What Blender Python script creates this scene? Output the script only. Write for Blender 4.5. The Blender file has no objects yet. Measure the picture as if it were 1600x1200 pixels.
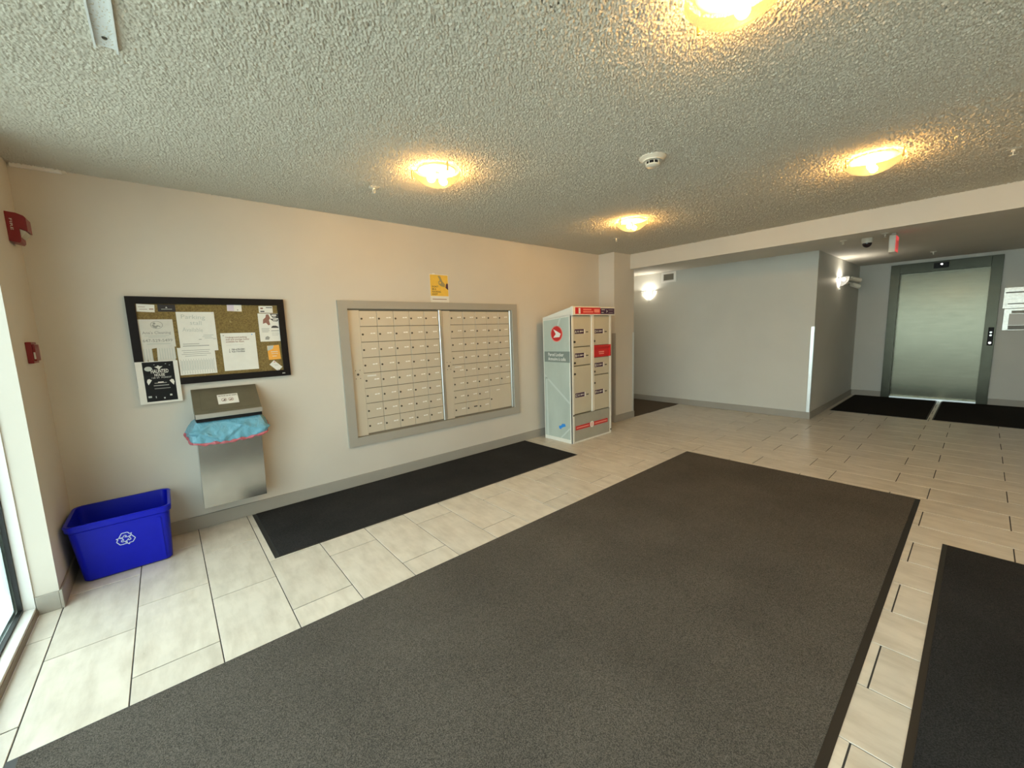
import bpy, bmesh, math, random
import numpy as np
from mathutils import Vector, Matrix
random.seed(7)
PI = math.pi
scene = bpy.context.scene
C = scene.collection

# ------------------------------------------------------------------ camera
YAW, PITCH, ROLL, FPX, CAMH = 0.8623, 0.1303, -0.0339, 630.16, 1.3891
cam_d = bpy.data.cameras.new('camera')
cam_d.sensor_fit = 'HORIZONTAL'; cam_d.sensor_width = 36.0
cam_d.lens = FPX / 1600.0 * 36.0
cam_d.clip_start = 0.02
cam = bpy.data.objects.new('camera', cam_d); C.objects.link(cam)
_f = Vector((math.cos(YAW)*math.cos(PITCH), math.sin(YAW)*math.cos(PITCH), -math.sin(PITCH)))
_r = Vector((math.sin(YAW), -math.cos(YAW), 0)); _u = _r.cross(_f)
_c, _s = math.cos(ROLL), math.sin(ROLL)
R_, U_ = _c*_r + _s*_u, -_s*_r + _c*_u
cam.matrix_world = Matrix(((R_.x, U_.x, -_f.x, 0), (R_.y, U_.y, -_f.y, 0), (R_.z, U_.z, -_f.z, CAMH), (0, 0, 0, 1)))
scene.camera = cam
def project(p):                                   # used only to rank floor tiles by size in view
    q = Vector(p) - Vector((0, 0, CAMH)); z = q.dot(_f)
    if z < 0.05: return None
    return 800 + FPX*q.dot(R_)/z, 600 - FPX*q.dot(U_)/z

# ------------------------------------------------------------------ world, exposure
world = bpy.data.worlds.new('overcast_sky'); scene.world = world
world.use_nodes = True
bg = world.node_tree.nodes['Background']
bg.inputs['Color'].default_value = (0.94, 0.977, 1.0, 1)
bg.inputs['Strength'].default_value = 2.75
scene.view_settings.view_transform = 'Standard'
scene.view_settings.look = 'None'
scene.view_settings.gamma = 1.0
scene.view_settings.use_curve_mapping = False
scene.view_settings.exposure = 1.62
scene.cycles.sample_clamp_indirect = 6.0
LAMP_POWER = 430.0          # radiance of each bulb
SCONCE_POWER = 125.0

# portal: guides sky sampling to the glazed entrance, gives no light itself
pd = bpy.data.lights.new('entrance_portal', 'AREA'); pd.shape = 'RECTANGLE'; pd.size = 2.3; pd.size_y = 5.3
pd.cycles.is_portal = True
po = bpy.data.objects.new('entrance_portal', pd); C.objects.link(po)
po.location = (-0.80, 0.45, 1.2); po.rotation_euler = (0, -PI/2, 0)

# ------------------------------------------------------------------ materials
def nodes(m):
    nt = m.node_tree; return nt, nt.nodes, nt.links
M = {}
def mat(name, col, rough=0.6, metal=0.0, var=0.0, vscale=8.0, bump=0.0, bscale=200.0, bdist=0.002, spec=0.5, emit=None, estr=0.0, coat=0.0, stretch=None, aniso=0.0):
    m = bpy.data.materials.new(name); m.use_nodes = True
    nt, N, L = nodes(m); b = N['Principled BSDF']
    b.inputs['Base Color'].default_value = (*col, 1)
    b.inputs['Roughness'].default_value = rough
    b.inputs['Metallic'].default_value = metal
    b.inputs['Specular IOR Level'].default_value = spec
    b.inputs['Coat Weight'].default_value = coat
    if aniso: b.inputs['Anisotropic'].default_value = aniso
    geo = None
    if var or bump:
        geo = N.new('ShaderNodeNewGeometry')
        src = geo.outputs['Position']
        if stretch:
            mp = N.new('ShaderNodeMapping'); mp.inputs['Scale'].default_value = stretch
            L.new(src, mp.inputs['Vector']); src = mp.outputs['Vector']
    if var:
        n = N.new('ShaderNodeTexNoise'); n.inputs['Scale'].default_value = vscale; n.inputs['Detail'].default_value = 4
        L.new(src, n.inputs['Vector'])
        r = N.new('ShaderNodeMapRange'); r.inputs['From Min'].default_value = 0.3; r.inputs['From Max'].default_value = 0.7
        r.inputs['To Min'].default_value = 1-var; r.inputs['To Max'].default_value = 1+var
        L.new(n.outputs['Fac'], r.inputs['Value'])
        mx = N.new('ShaderNodeMix'); mx.data_type = 'RGBA'; mx.blend_type = 'MULTIPLY'; mx.inputs['Factor'].default_value = 1
        mx.inputs['A'].default_value = (*col, 1); L.new(r.outputs['Result'], mx.inputs['B'])
        L.new(mx.outputs['Result'], b.inputs['Base Color'])
    if bump:
        n2 = N.new('ShaderNodeTexNoise'); n2.inputs['Scale'].default_value = bscale; n2.inputs['Detail'].default_value = 3
        L.new(src, n2.inputs['Vector'])
        bp = N.new('ShaderNodeBump'); bp.inputs['Strength'].default_value = bump; bp.inputs['Distance'].default_value = bdist
        L.new(n2.outputs['Fac'], bp.inputs['Height']); L.new(bp.outputs['Normal'], b.inputs['Normal'])
    if emit:
        b.inputs['Emission Color'].default_value = (*emit, 1); b.inputs['Emission Strength'].default_value = estr
    M[name] = m
    return m

WALL = (0.60, 0.565, 0.50)
mat('wall_paint', WALL, 0.55, var=0.025, vscale=2.2, bump=0.10, bscale=160, bdist=0.001, spec=0.35)
mat('daylit_wall_paint', (0.575, 0.575, 0.53), 0.55, var=0.025, vscale=2.2, bump=0.10, bscale=160, bdist=0.001, spec=0.35)  # same wall paint, cool daylight tint put into the colour
mat('trim_grey', (0.335, 0.315, 0.275), 0.5, var=0.03, vscale=5, spec=0.4)
mat('frame_grey', (0.36, 0.34, 0.295), 0.5, var=0.02, vscale=5, spec=0.4)
mat('smooth_ceiling', (0.62, 0.59, 0.52), 0.8, var=0.02, vscale=3)
mat('grout', (0.05, 0.048, 0.045), 0.9, var=0.1, vscale=60)
mat('white_metal', (0.74, 0.75, 0.73), 0.35, var=0.02, vscale=10)
mat('alu', (0.72, 0.75, 0.75), 0.3, metal=0.9)
mat('steel', (0.60, 0.60, 0.58), 0.33, metal=1.0, var=0.05, vscale=14, stretch=(1, 1, 12), bump=0.05, bscale=90, bdist=0.0006)
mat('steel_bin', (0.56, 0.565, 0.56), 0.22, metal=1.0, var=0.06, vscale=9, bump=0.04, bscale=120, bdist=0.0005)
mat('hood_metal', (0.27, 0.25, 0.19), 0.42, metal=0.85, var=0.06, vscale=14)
mat('lip_metal', (0.55, 0.53, 0.49), 0.35, metal=0.9)
mat('elevator_steel', (0.112, 0.110, 0.082), 0.24, metal=1.0, var=0.07, vscale=5, bump=0.05, bscale=60, bdist=0.0006, stretch=(1, 1, 6))
mat('elevator_frame', (0.045, 0.045, 0.034), 0.30, metal=1.0, var=0.06, vscale=9)
mat('black', (0.008, 0.008, 0.009), 0.5, spec=0.2)
mat('black_frame', (0.008, 0.006, 0.006), 0.55, spec=0.2, var=0.15, vscale=40)
mat('rubber', (0.014, 0.013, 0.012), 0.55, bump=0.1, bscale=120)
mat('gasket', (0.01, 0.012, 0.013), 0.5)
mat('tag_white', (0.95, 0.94, 0.90), 0.3)
mat('white', (0.78, 0.77, 0.73), 0.5)
mat('paper', (0.74, 0.73, 0.68), 0.75, var=0.02, vscale=30)
mat('paper_grey', (0.62, 0.61, 0.56), 0.75, var=0.03, vscale=30)
mat('ink', (0.05, 0.05, 0.05), 0.7)
mat('ink_grey', (0.30, 0.30, 0.28), 0.7)
mat('ink_pale', (0.47, 0.50, 0.47), 0.7)
mat('ink_brown', (0.26, 0.12, 0.09), 0.7)
mat('red_print', (0.55, 0.02, 0.02), 0.45)
mat('pink_print', (0.80, 0.27, 0.22), 0.45)
mat('purple_print', (0.045, 0.012, 0.05), 0.45)
mat('black_card', (0.016, 0.010, 0.011), 0.5)
mat('orange', (0.80, 0.38, 0.06), 0.6, var=0.05, vscale=40)
mat('yellow', (0.78, 0.50, 0.07), 0.5, var=0.04, vscale=25)
mat('hand_print', (0.33, 0.28, 0.13), 0.6)
mat('lilac', (0.62, 0.55, 0.66), 0.7)
mat('red_plastic', (0.20, 0.005, 0.007), 0.35)
mat('lens_clear', (0.45, 0.42, 0.34), 0.2)
mat('off_white', (0.66, 0.64, 0.56), 0.4)
mat('mail_metal', (0.62, 0.56, 0.45), 0.38, metal=0.2, var=0.02, vscale=6)
mat('mail_gap', (0.20, 0.17, 0.125), 0.6)
mat('lock_metal', (0.11, 0.10, 0.08), 0.4, metal=0.7)
mat('locker_beige', (0.54, 0.50, 0.385), 0.45, var=0.02, vscale=8)
mat('locker_white', (0.74, 0.73, 0.66), 0.4)
mat('locker_gap', (0.16, 0.14, 0.09), 0.6)
mat('locker_print', (0.44, 0.50, 0.45), 0.3, var=0.08, vscale=5, stretch=(1, 1, 0.35))
mat('locker_streak', (0.54, 0.60, 0.56), 0.3)
mat('locker_band', (0.20, 0.24, 0.22), 0.35)
mat('blue_print', (0.03, 0.25, 0.70), 0.4)
mat('kick_print', (0.35, 0.345, 0.29), 0.35, var=0.06, vscale=6)
mat('bin_blue', (0.0005, 0.006, 0.43), 0.35, spec=0.3, var=0.04, vscale=12)
mat('symbol_white', (0.55, 0.62, 0.80), 0.5)
mat('hem_red', (0.50, 0.13, 0.16), 0.35)
mat('hem_navy', (0.03, 0.03, 0.12), 0.4)
mat('brass', (0.55, 0.42, 0.18), 0.3, metal=0.9)
mat('dark_glass', (0.02, 0.006, 0.012), 0.08)
mat('exit_red', (0.6, 0.03, 0.04), 0.4, emit=(1.0, 0.10, 0.10), estr=0.20)
mat('lit_white', (0.9, 0.9, 0.9), 0.4, emit=(1, 1, 0.95), estr=2.5)
mat('concrete', (0.55, 0.56, 0.55), 0.9, var=0.06, vscale=1.5)
mat('sign_silver', (0.60, 0.59, 0.54), 0.28, metal=0.5, bump=0.5, bscale=40, bdist=0.004, var=0.1, vscale=35)
mat('brown_sill', (0.20, 0.155, 0.11), 0.5)
mat('tread_brown', (0.075, 0.052, 0.030), 0.95, var=0.35, vscale=160, bump=0.5, bscale=260, bdist=0.004)

# popcorn ceiling: lumpy sprayed texture as fine relief
def popcorn():
    m = mat('popcorn_ceiling', (0.70, 0.645, 0.54), 1.0, spec=0.0)
popcorn()

# stone-look porcelain tile, a little different on every tile
def tile_mat():
    m = mat('tile', (0.62, 0.58, 0.51), 0.32, spec=0.45)
    nt, N, L = nodes(m); b = N['Principled BSDF']
    g = N.new('ShaderNodeNewGeometry'); oi = N.new('ShaderNodeObjectInfo')
    sc = N.new('ShaderNodeVectorMath'); sc.operation = 'SCALE'; sc.inputs[3].default_value = 37.0
    cmb = N.new('ShaderNodeCombineXYZ'); L.new(oi.outputs['Random'], cmb.inputs[0]); L.new(oi.outputs['Random'], cmb.inputs[1])
    L.new(cmb.outputs[0], sc.inputs[0])
    ad = N.new('ShaderNodeVectorMath'); ad.operation = 'ADD'; L.new(g.outputs['Position'], ad.inputs[0]); L.new(sc.outputs[0], ad.inputs[1])
    mp = N.new('ShaderNodeMapping'); mp.inputs['Scale'].default_value = (4.5, 1.1, 1); L.new(ad.outputs[0], mp.inputs['Vector'])
    n1 = N.new('ShaderNodeTexNoise'); n1.inputs['Scale'].default_value = 3.2; n1.inputs['Detail'].default_value = 6; n1.inputs['Roughness'].default_value = 0.62; n1.inputs['Distortion'].default_value = 0.15
    L.new(mp.outputs[0], n1.inputs['Vector'])
    n2 = N.new('ShaderNodeTexNoise'); n2.inputs['Scale'].default_value = 9; n2.inputs['Detail'].default_value = 5; L.new(ad.outputs[0], n2.inputs['Vector'])
    cr = N.new('ShaderNodeValToRGB'); e = cr.color_ramp.elements
    e[0].position = 0.30; e[0].color = (0.51, 0.465, 0.39, 1); e[1].position = 0.58; e[1].color = (0.635, 0.59, 0.51, 1)
    L.new(n1.outputs['Fac'], cr.inputs['Fac'])
    r = N.new('ShaderNodeMapRange'); r.inputs['From Min'].default_value = 0.3; r.inputs['From Max'].default_value = 0.7; r.inputs['To Min'].default_value = 0.94; r.inputs['To Max'].default_value = 1.05
    L.new(n2.outputs['Fac'], r.inputs['Value'])
    rr = N.new('ShaderNodeMapRange'); rr.inputs['To Min'].default_value = 0.95; rr.inputs['To Max'].default_value = 1.04; L.new(oi.outputs['Random'], rr.inputs['Value'])
    mm = N.new('ShaderNodeMath'); mm.operation = 'MULTIPLY'; L.new(r.outputs['Result'], mm.inputs[0]); L.new(rr.outputs['Result'], mm.inputs[1])
    mx = N.new('ShaderNodeMix'); mx.data_type = 'RGBA'; mx.blend_type = 'MULTIPLY'; mx.inputs['Factor'].default_value = 1
    L.new(cr.outputs['Color'], mx.inputs['A']); L.new(mm.outputs[0], mx.inputs['B']); L.new(mx.outputs['Result'], b.inputs['Base Color'])
    rg = N.new('ShaderNodeMapRange'); rg.inputs['To Min'].default_value = 0.22; rg.inputs['To Max'].default_value = 0.42; L.new(n1.outputs['Fac'], rg.inputs['Value']); L.new(rg.outputs['Result'], b.inputs['Roughness'])
tile_mat()

def pile(name, c1, c2, sc=170, big=0.12, stretch=None):
    m = mat(name, c1, 0.97, spec=0.12)
    nt, N, L = nodes(m); b = N['Principled BSDF']
    g = N.new('ShaderNodeNewGeometry')
    n = N.new('ShaderNodeTexNoise'); n.inputs['Scale'].default_value = sc; n.inputs['Detail'].default_value = 2; n.inputs['Roughness'].default_value = 0.7
    n3 = N.new('ShaderNodeTexNoise'); n3.inputs['Scale'].default_value = 2.0; n3.inputs['Detail'].default_value = 3
    L.new(g.outputs['Position'], n.inputs['Vector']); L.new(g.outputs['Position'], n3.inputs['Vector'])
    cr = N.new('ShaderNodeValToRGB'); e = cr.color_ramp.elements
    e[0].position = 0.38; e[0].color = (*c1, 1); e[1].position = 0.66; e[1].color = (*c2, 1)
    L.new(n.outputs['Fac'], cr.inputs['Fac'])
    r = N.new('ShaderNodeMapRange'); r.inputs['From Min'].default_value = 0.3; r.inputs['From Max'].default_value = 0.7; r.inputs['To Min'].default_value = 1-big; r.inputs['To Max'].default_value = 1+big
    L.new(n3.outputs['Fac'], r.inputs['Value'])
    mx = N.new('ShaderNodeMix'); mx.data_type = 'RGBA'; mx.blend_type = 'MULTIPLY'; mx.inputs['Factor'].default_value = 1
    L.new(cr.outputs['Color'], mx.inputs['A']); L.new(r.outputs['Result'], mx.inputs['B']); L.new(mx.outputs['Result'], b.inputs['Base Color'])
    bp = N.new('ShaderNodeBump'); bp.inputs['Strength'].default_value = 0.8; bp.inputs['Distance'].default_value = 0.004
    L.new(n.outputs['Fac'], bp.inputs['Height']); L.new(bp.outputs['Normal'], b.inputs['Normal'])
pile('pile_grey', (0.045, 0.041, 0.036), (0.150, 0.134, 0.114), sc=300)
pile('pile_charcoal', (0.014, 0.014, 0.015), (0.040, 0.040, 0.041), sc=280, big=0.2)
pile('pile_black', (0.010, 0.009, 0.008), (0.022, 0.019, 0.016))

def cork():
    m = mat('cork', (0.21, 0.145, 0.045), 0.9)
    nt, N, L = nodes(m); b = N['Principled BSDF']
    g = N.new('ShaderNodeNewGeometry')
    n = N.new('ShaderNodeTexNoise'); n.inputs['Scale'].default_value = 130; n.inputs['Detail'].default_value = 3
    n2 = N.new('ShaderNodeTexNoise'); n2.inputs['Scale'].default_value = 14; n2.inputs['Detail'].default_value = 2
    for q in (n, n2): L.new(g.outputs['Position'], q.inputs['Vector'])
    cr = N.new('ShaderNodeValToRGB'); e = cr.color_ramp.elements
    e[0].position = 0.3; e[0].color = (0.13, 0.085, 0.025, 1); e[1].position = 0.7; e[1].color = (0.25, 0.18, 0.06, 1)
    L.new(n.outputs['Fac'], cr.inputs['Fac'])
    c2 = N.new('ShaderNodeValToRGB'); e = c2.color_ramp.elements
    e[0].position = 0.68; e[0].color = (0, 0, 0, 1); e[1].position = 0.74; e[1].color = (1, 1, 1, 1)
    L.new(n2.outputs['Fac'], c2.inputs['Fac'])
    mx = N.new('ShaderNodeMix'); mx.data_type = 'RGBA'; L.new(c2.outputs['Color'], mx.inputs['Factor'])
    L.new(cr.outputs['Color'], mx.inputs['A']); mx.inputs['B'].default_value = (0.36, 0.29, 0.12, 1)
    L.new(mx.outputs['Result'], b.inputs['Base Color'])
cork()

def clear_glass():
    m = bpy.data.materials.new('pane_glass'); m.use_nodes = True
    nt, N, L = nodes(m); N.remove(N['Principled BSDF']); out = N['Material Output']
    t = N.new('ShaderNodeBsdfTransparent'); t.inputs['Color'].default_value = (0.86, 0.94, 0.92, 1)
    gl = N.new('ShaderNodeBsdfGlossy'); gl.inputs['Roughness'].default_value = 0.02
    fr = N.new('ShaderNodeFresnel'); fr.inputs['IOR'].default_value = 1.45
    ml = N.new('ShaderNodeMath'); ml.operation = 'MULTIPLY'; ml.inputs[1].default_value = 0.45; L.new(fr.outputs[0], ml.inputs[0])
    mx = N.new('ShaderNodeMixShader'); L.new(ml.outputs[0], mx.inputs[0]); L.new(t.outputs[0], mx.inputs[1]); L.new(gl.outputs[0], mx.inputs[2])
    L.new(mx.outputs[0], out.inputs['Surface']); M['pane_glass'] = m
clear_glass()

def shade_glass(name, tint, glow, gstr, clear):
    # frosted lamp glass: passes some of the bulb straight through, the rest makes the glass itself glow
    m = bpy.data.materials.new(name); m.use_nodes = True
    nt, N, L = nodes(m); N.remove(N['Principled BSDF']); out = N['Material Output']
    t = N.new('ShaderNodeBsdfTransparent'); t.inputs['Color'].default_value = (*tint, 1)
    tl = N.new('ShaderNodeBsdfTranslucent'); tl.inputs['Color'].default_value = (*[c*0.008 for c in glow], 1)
    em = N.new('ShaderNodeEmission'); em.inputs['Color'].default_value = (*glow, 1); em.inputs['Strength'].default_value = gstr
    ad = N.new('ShaderNodeAddShader'); L.new(tl.outputs[0], ad.inputs[0]); L.new(em.outputs[0], ad.inputs[1])
    mx = N.new('ShaderNodeMixShader'); mx.inputs[0].default_value = clear
    L.new(ad.outputs[0], mx.inputs[1]); L.new(t.outputs[0], mx.inputs[2]); L.new(mx.outputs[0], out.inputs['Surface'])
    M[name] = m
shade_glass('amber_glass', (1.0, 0.77, 0.45), (1.0, 0.74, 0.32), 0.46, 0.60)
shade_glass('white_glass', (1.0, 0.95, 0.84), (1.0, 0.95, 0.82), 0.22, 0.20)
mat('bulb', (1, 1, 1), 0.5, emit=(1.0, 0.91, 0.76), estr=LAMP_POWER)
mat('bulb_white', (1, 1, 1), 0.5, emit=(1.0, 0.91, 0.76), estr=SCONCE_POWER)

def film():
    m = bpy.data.materials.new('bag_film'); m.use_nodes = True
    nt, N, L = nodes(m); b = N['Principled BSDF']; out = N['Material Output']
    b.inputs['Base Color'].default_value = (0.16, 0.42, 0.56, 1); b.inputs['Roughness'].default_value = 0.22
    g = N.new('ShaderNodeNewGeometry'); n = N.new('ShaderNodeTexNoise'); n.inputs['Scale'].default_value = 22; n.inputs['Detail'].default_value = 3; n.inputs['Distortion'].default_value = 1.2
    L.new(g.outputs['Position'], n.inputs['Vector'])
    bp = N.new('ShaderNodeBump'); bp.inputs['Strength'].default_value = 0.7; bp.inputs['Distance'].default_value = 0.012
    L.new(n.outputs['Fac'], bp.inputs['Height']); L.new(bp.outputs['Normal'], b.inputs['Normal'])
    t = N.new('ShaderNodeBsdfTransparent'); t.inputs['Color'].default_value = (0.6, 0.85, 0.95, 1)
    mx = N.new('ShaderNodeMixShader'); mx.inputs[0].default_value = 0.15
    L.new(b.outputs[0], mx.inputs[1]); L.new(t.outputs[0], mx.inputs[2]); L.new(mx.outputs[0], out.inputs['Surface']); M['bag_film'] = m
film()

# ------------------------------------------------------------------ mesh helpers
ORG = {}                                          # world origin of every object (nothing is rotated)
class MB:
    def __init__(s): s.v, s.f = [], []
    def add(s, vs, fs):
        o = len(s.v); s.v += [tuple(p) for p in vs]; s.f += [tuple(i+o for i in f) for f in fs]; return s
    def box(s, x0, x1, y0, y1, z0, z1):
        if x0 > x1: x0, x1 = x1, x0
        if y0 > y1: y0, y1 = y1, y0
        if z0 > z1: z0, z1 = z1, z0
        return s.add([(x0,y0,z0),(x1,y0,z0),(x1,y1,z0),(x0,y1,z0),(x0,y0,z1),(x1,y0,z1),(x1,y1,z1),(x0,y1,z1)],
                     [(0,3,2,1),(4,5,6,7),(0,1,5,4),(1,2,6,5),(2,3,7,6),(3,0,4,7)])
    def prism(s, poly, d):                        # poly: list of 3D points (planar), d: extrusion vector
        n = len(poly); d = Vector(d)
        vs = [tuple(p) for p in poly] + [tuple(Vector(p)+d) for p in poly]
        return s.add(vs, [tuple(range(n-1, -1, -1)), tuple(range(n, 2*n))] + [(i, (i+1) % n, n+(i+1) % n, n+i) for i in range(n)])
    def lathe(s, prof, c, n=32, axis='Z', a0=0.0, a1=2*PI):   # prof [(r, h)] along the axis, c centre
        full = abs(a1-a0-2*PI) < 1e-6; m = n if full else n+1
        vs = []
        for r, h in prof:
            for i in range(m):
                a = a0 + (a1-a0)*i/n; p, q = r*math.cos(a), r*math.sin(a)
                vs.append({'Z': (c[0]+p, c[1]+q, c[2]+h), 'Y': (c[0]+p, c[1]+h, c[2]+q), 'X': (c[0]+h, c[1]+p, c[2]+q)}[axis])
        fs = []
        for k in range(len(prof)-1):
            for i in range(n if not full else m):
                j = (i+1) % m if full else i+1
                fs.append((k*m+i, k*m+j, (k+1)*m+j, (k+1)*m+i))
        return s.add(vs, fs)
    def cyl(s, p0, p1, r, n=12, r1=None):
        p0, p1 = Vector(p0), Vector(p1); d = (p1-p0).normalized(); r1 = r if r1 is None else r1
        t = Vector((0, 0, 1)) if abs(d.z) < 0.9 else Vector((1, 0, 0)); a = d.cross(t).normalized(); b = d.cross(a)
        vs = [p0 + r*(math.cos(2*PI*i/n)*a + math.sin(2*PI*i/n)*b) for i in range(n)] + [p1 + r1*(math.cos(2*PI*i/n)*a + math.sin(2*PI*i/n)*b) for i in range(n)]
        return s.add(vs, [tuple(range(n)), tuple(range(2*n-1, n-1, -1))] + [(i, n+i, n+(i+1) % n, (i+1) % n) for i in range(n)])
    def sphere(s, c, r, n=14, m=8, sc=(1, 1, 1)):
        prof = [(r*math.sin(PI*k/m)+1e-5, -r*math.cos(PI*k/m)) for k in range(m+1)]
        t = MB().lathe(prof, (0, 0, 0), n)
        return s.add([(c[0]+p[0]*sc[0], c[1]+p[1]*sc[1], c[2]+p[2]*sc[2]) for p in t.v], t.f)
    def mesh(s, name, m, org=(0, 0, 0), bevel=0.0, smooth=False):
        me = bpy.data.meshes.new(name)
        me.from_pydata([(p[0]-org[0], p[1]-org[1], p[2]-org[2]) for p in s.v], [], s.f)
        bm = bmesh.new(); bm.from_mesh(me)
        bmesh.ops.recalc_face_normals(bm, faces=bm.faces)
        if bevel: bmesh.ops.bevel(bm, geom=list(bm.edges), offset=bevel, segments=1, profile=0.5, affect='EDGES')
        if smooth:
            for f in bm.faces: f.smooth = True
            for e in bm.edges:
                if len(e.link_faces) == 2 and e.calc_face_angle(0) > math.radians(38): e.smooth = False
        bm.to_mesh(me); bm.free()
        me.materials.append(M[m]); return me
    def build(s, name, m, parent=None, bevel=0.0, smooth=False, org=None):
        if org is None: org = ORG[parent.name] if parent else (0, 0, 0)
        me = s.mesh(name, m, org, bevel, smooth)
        o = bpy.data.objects.new(name, me); C.objects.link(o)
        if parent: o.parent = parent
        else: o.location = org
        ORG[o.name] = org
        return o
def B(*a): return MB().box(*a)
def tag(o, label, cat, group=None, kind=None):
    o['label'] = label; o['category'] = cat
    if group: o['group'] = group
    if kind: o['kind'] = kind
    return o
def thing(name, label, cat, loc, group=None, kind=None):
    o = bpy.data.objects.new(name, None); C.objects.link(o); o.location = loc; o.empty_display_size = 0.05
    ORG[o.name] = tuple(loc); return tag(o, label, cat, group, kind)
def struct(name, mb, m, label, cat, **k):
    return tag(mb.build(name, m, **k), label, cat, kind='structure')
def place(mesh, name, parent, loc):               # copy sharing mesh data; loc in world
    o = bpy.data.objects.new(name, mesh); C.objects.link(o); o.parent = parent
    po_ = ORG[parent.name]; o.location = (loc[0]-po_[0], loc[1]-po_[1], loc[2]-po_[2]); ORG[o.name] = tuple(loc); return o
AX = {'-Y': (Vector((1, 0, 0)), Vector((0, 0, 1)), Vector((0, -1, 0))),   # reading direction, up, facing
      '-X': (Vector((0, -1, 0)), Vector((0, 0, 1)), Vector((-1, 0, 0)))}
def text(s, parent, m, pos, size, face='-Y', width=None, align='LEFT', bold=0.0, rot=0.0, name='lettering', thick=0.0004, leading=1.0):
    cu = bpy.data.curves.new(name, 'FONT'); cu.body = s; cu.size = size; cu.align_x = align; cu.extrude = thick; cu.offset = bold*size; cu.resolution_u = 2; cu.space_line = leading
    t = bpy.data.objects.new('tmp', cu); C.objects.link(t)
    me = bpy.data.meshes.new_from_object(t); bpy.data.objects.remove(t); bpy.data.curves.remove(cu)
    if isinstance(face, str): rx, up, nn = AX[face]
    else: rx, up, nn = face
    xs = [v.co.x for v in me.vertices]; k = 1.0
    if width and xs: k = width/(max(xs)-min(xs))
    cr, sr = math.cos(rot), math.sin(rot); org = Vector(ORG[parent.name])
    for v in me.vertices:
        a, b = v.co.x*k, v.co.y; a, b = a*cr-b*sr, a*sr+b*cr
        v.co = Vector(pos) + rx*a + up*b + nn*v.co.z - org
    me.name = name; me.materials.append(M[m])
    o = bpy.data.objects.new(name, me); C.objects.link(o); o.parent = parent; ORG[o.name] = ORG[parent.name]
    return o

HC, HL = 2.446, 2.335          # lobby ceiling, lower hall ceiling
YW = 3.725                     # mailbox wall
XS = -0.560                    # face of the short wall by the entrance
# ------------------------------------------------------------------ structure
# floor: grout bed + tiles
floor = struct('floor', B(-0.645, 9.75, -2.6, YW+0.02, -0.10, -0.003), 'grout', 'beige stone-look floor of staggered rectangular tiles with dark grout', 'floor')
MATS = [(-0.555, 4.27, 0.213, 2.045), (0.395, 3.362, 2.843, 3.705), (0.45, 3.50, -0.853, 0.062), (7.76, 9.62, 0.405, 1.47), (7.80, 9.62, -0.72, 0.36)]
BLOCKS = MATS + [(3.64, 4.41, 3.15, 3.62), (4.93, 5.43, 3.46, 3.8)]
TW, TL, TX0 = 0.305, 0.61, -0.556
tiles = []
for i in range(-1, 34):
    x0, x1 = TX0+i*TW+0.0022, TX0+(i+1)*TW-0.0022
    x0 = max(x0, -0.642); x1 = min(x1, 9.645)
    off = 2.622 if i % 2 == 0 else 2.22
    k = math.floor((-2.6-off)/TL)
    ylim = YW-0.002
    while off+k*TL < ylim:
        y0, y1 = off+k*TL+0.0029, off+(k+1)*TL-0.0029; k += 1
        lim = ylim
        if x0 > 5.40 and x1 <= 6.9: lim = 3.447
        if x0 > 6.86: lim = 1.53
        y0, y1 = max(y0, -2.598), min(y1, lim)
        if y1-y0 < 0.01 or x1-x0 < 0.01: continue
        tiles.append((x0, x1, y0, y1))
def seen(t):
    x0, x1, y0, y1 = t; hit = 0; n = 6
    for a in range(n):
        for b in range(n):
            x, y = x0+(x1-x0)*(a+.5)/n, y0+(y1-y0)*(b+.5)/n
            if any(m[0] < x < m[1] and m[2] < y < m[3] for m in BLOCKS): continue
            if x > 6.87 and y > 1.53: continue
            p = project((x, y, 0))
            if p and -10 < p[0] < 1610 and -10 < p[1] < 1210: hit += 1
    if not hit: return 0.0
    d = math.sqrt(((x0+x1)/2)**2 + ((y0+y1)/2)**2 + CAMH**2)
    return hit/36*(x1-x0)*(y1-y0)/d**3
tiles.sort(key=seen, reverse=True)
shared = {}
rest = MB()
for n_, t in enumerate(tiles):
    w, l = t[1]-t[0], t[3]-t[2]
    if n_ < 300 and seen(t) > 0:
        key = (round(w, 3), round(l, 3))
        if key not in shared:
            shared[key] = B(-w/2, w/2, -l/2, l/2, -0.010, 0.0).mesh('tile', 'tile', bevel=0.0012)
        place(shared[key], 'tile', floor, ((t[0]+t[1])/2, (t[2]+t[3])/2, 0))
    else:
        rest.box(t[0], t[1], t[2], t[3], -0.010, 0.0)
ro = rest.build('far_tiles', 'tile', floor); ro['kind'] = 'stuff'

carpet = struct('floor_hall', B(5.43, 6.87, 3.449, 4.5, -0.10, 0.004), 'tread_brown', 'dark brown carpet starting in the side hallway behind the pillar', 'carpet')
struct('ground_outside', B(-14, -0.76, -14, 14, -0.14, -0.04), 'concrete', 'pale concrete walk outside the glass entrance', 'ground')

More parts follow.
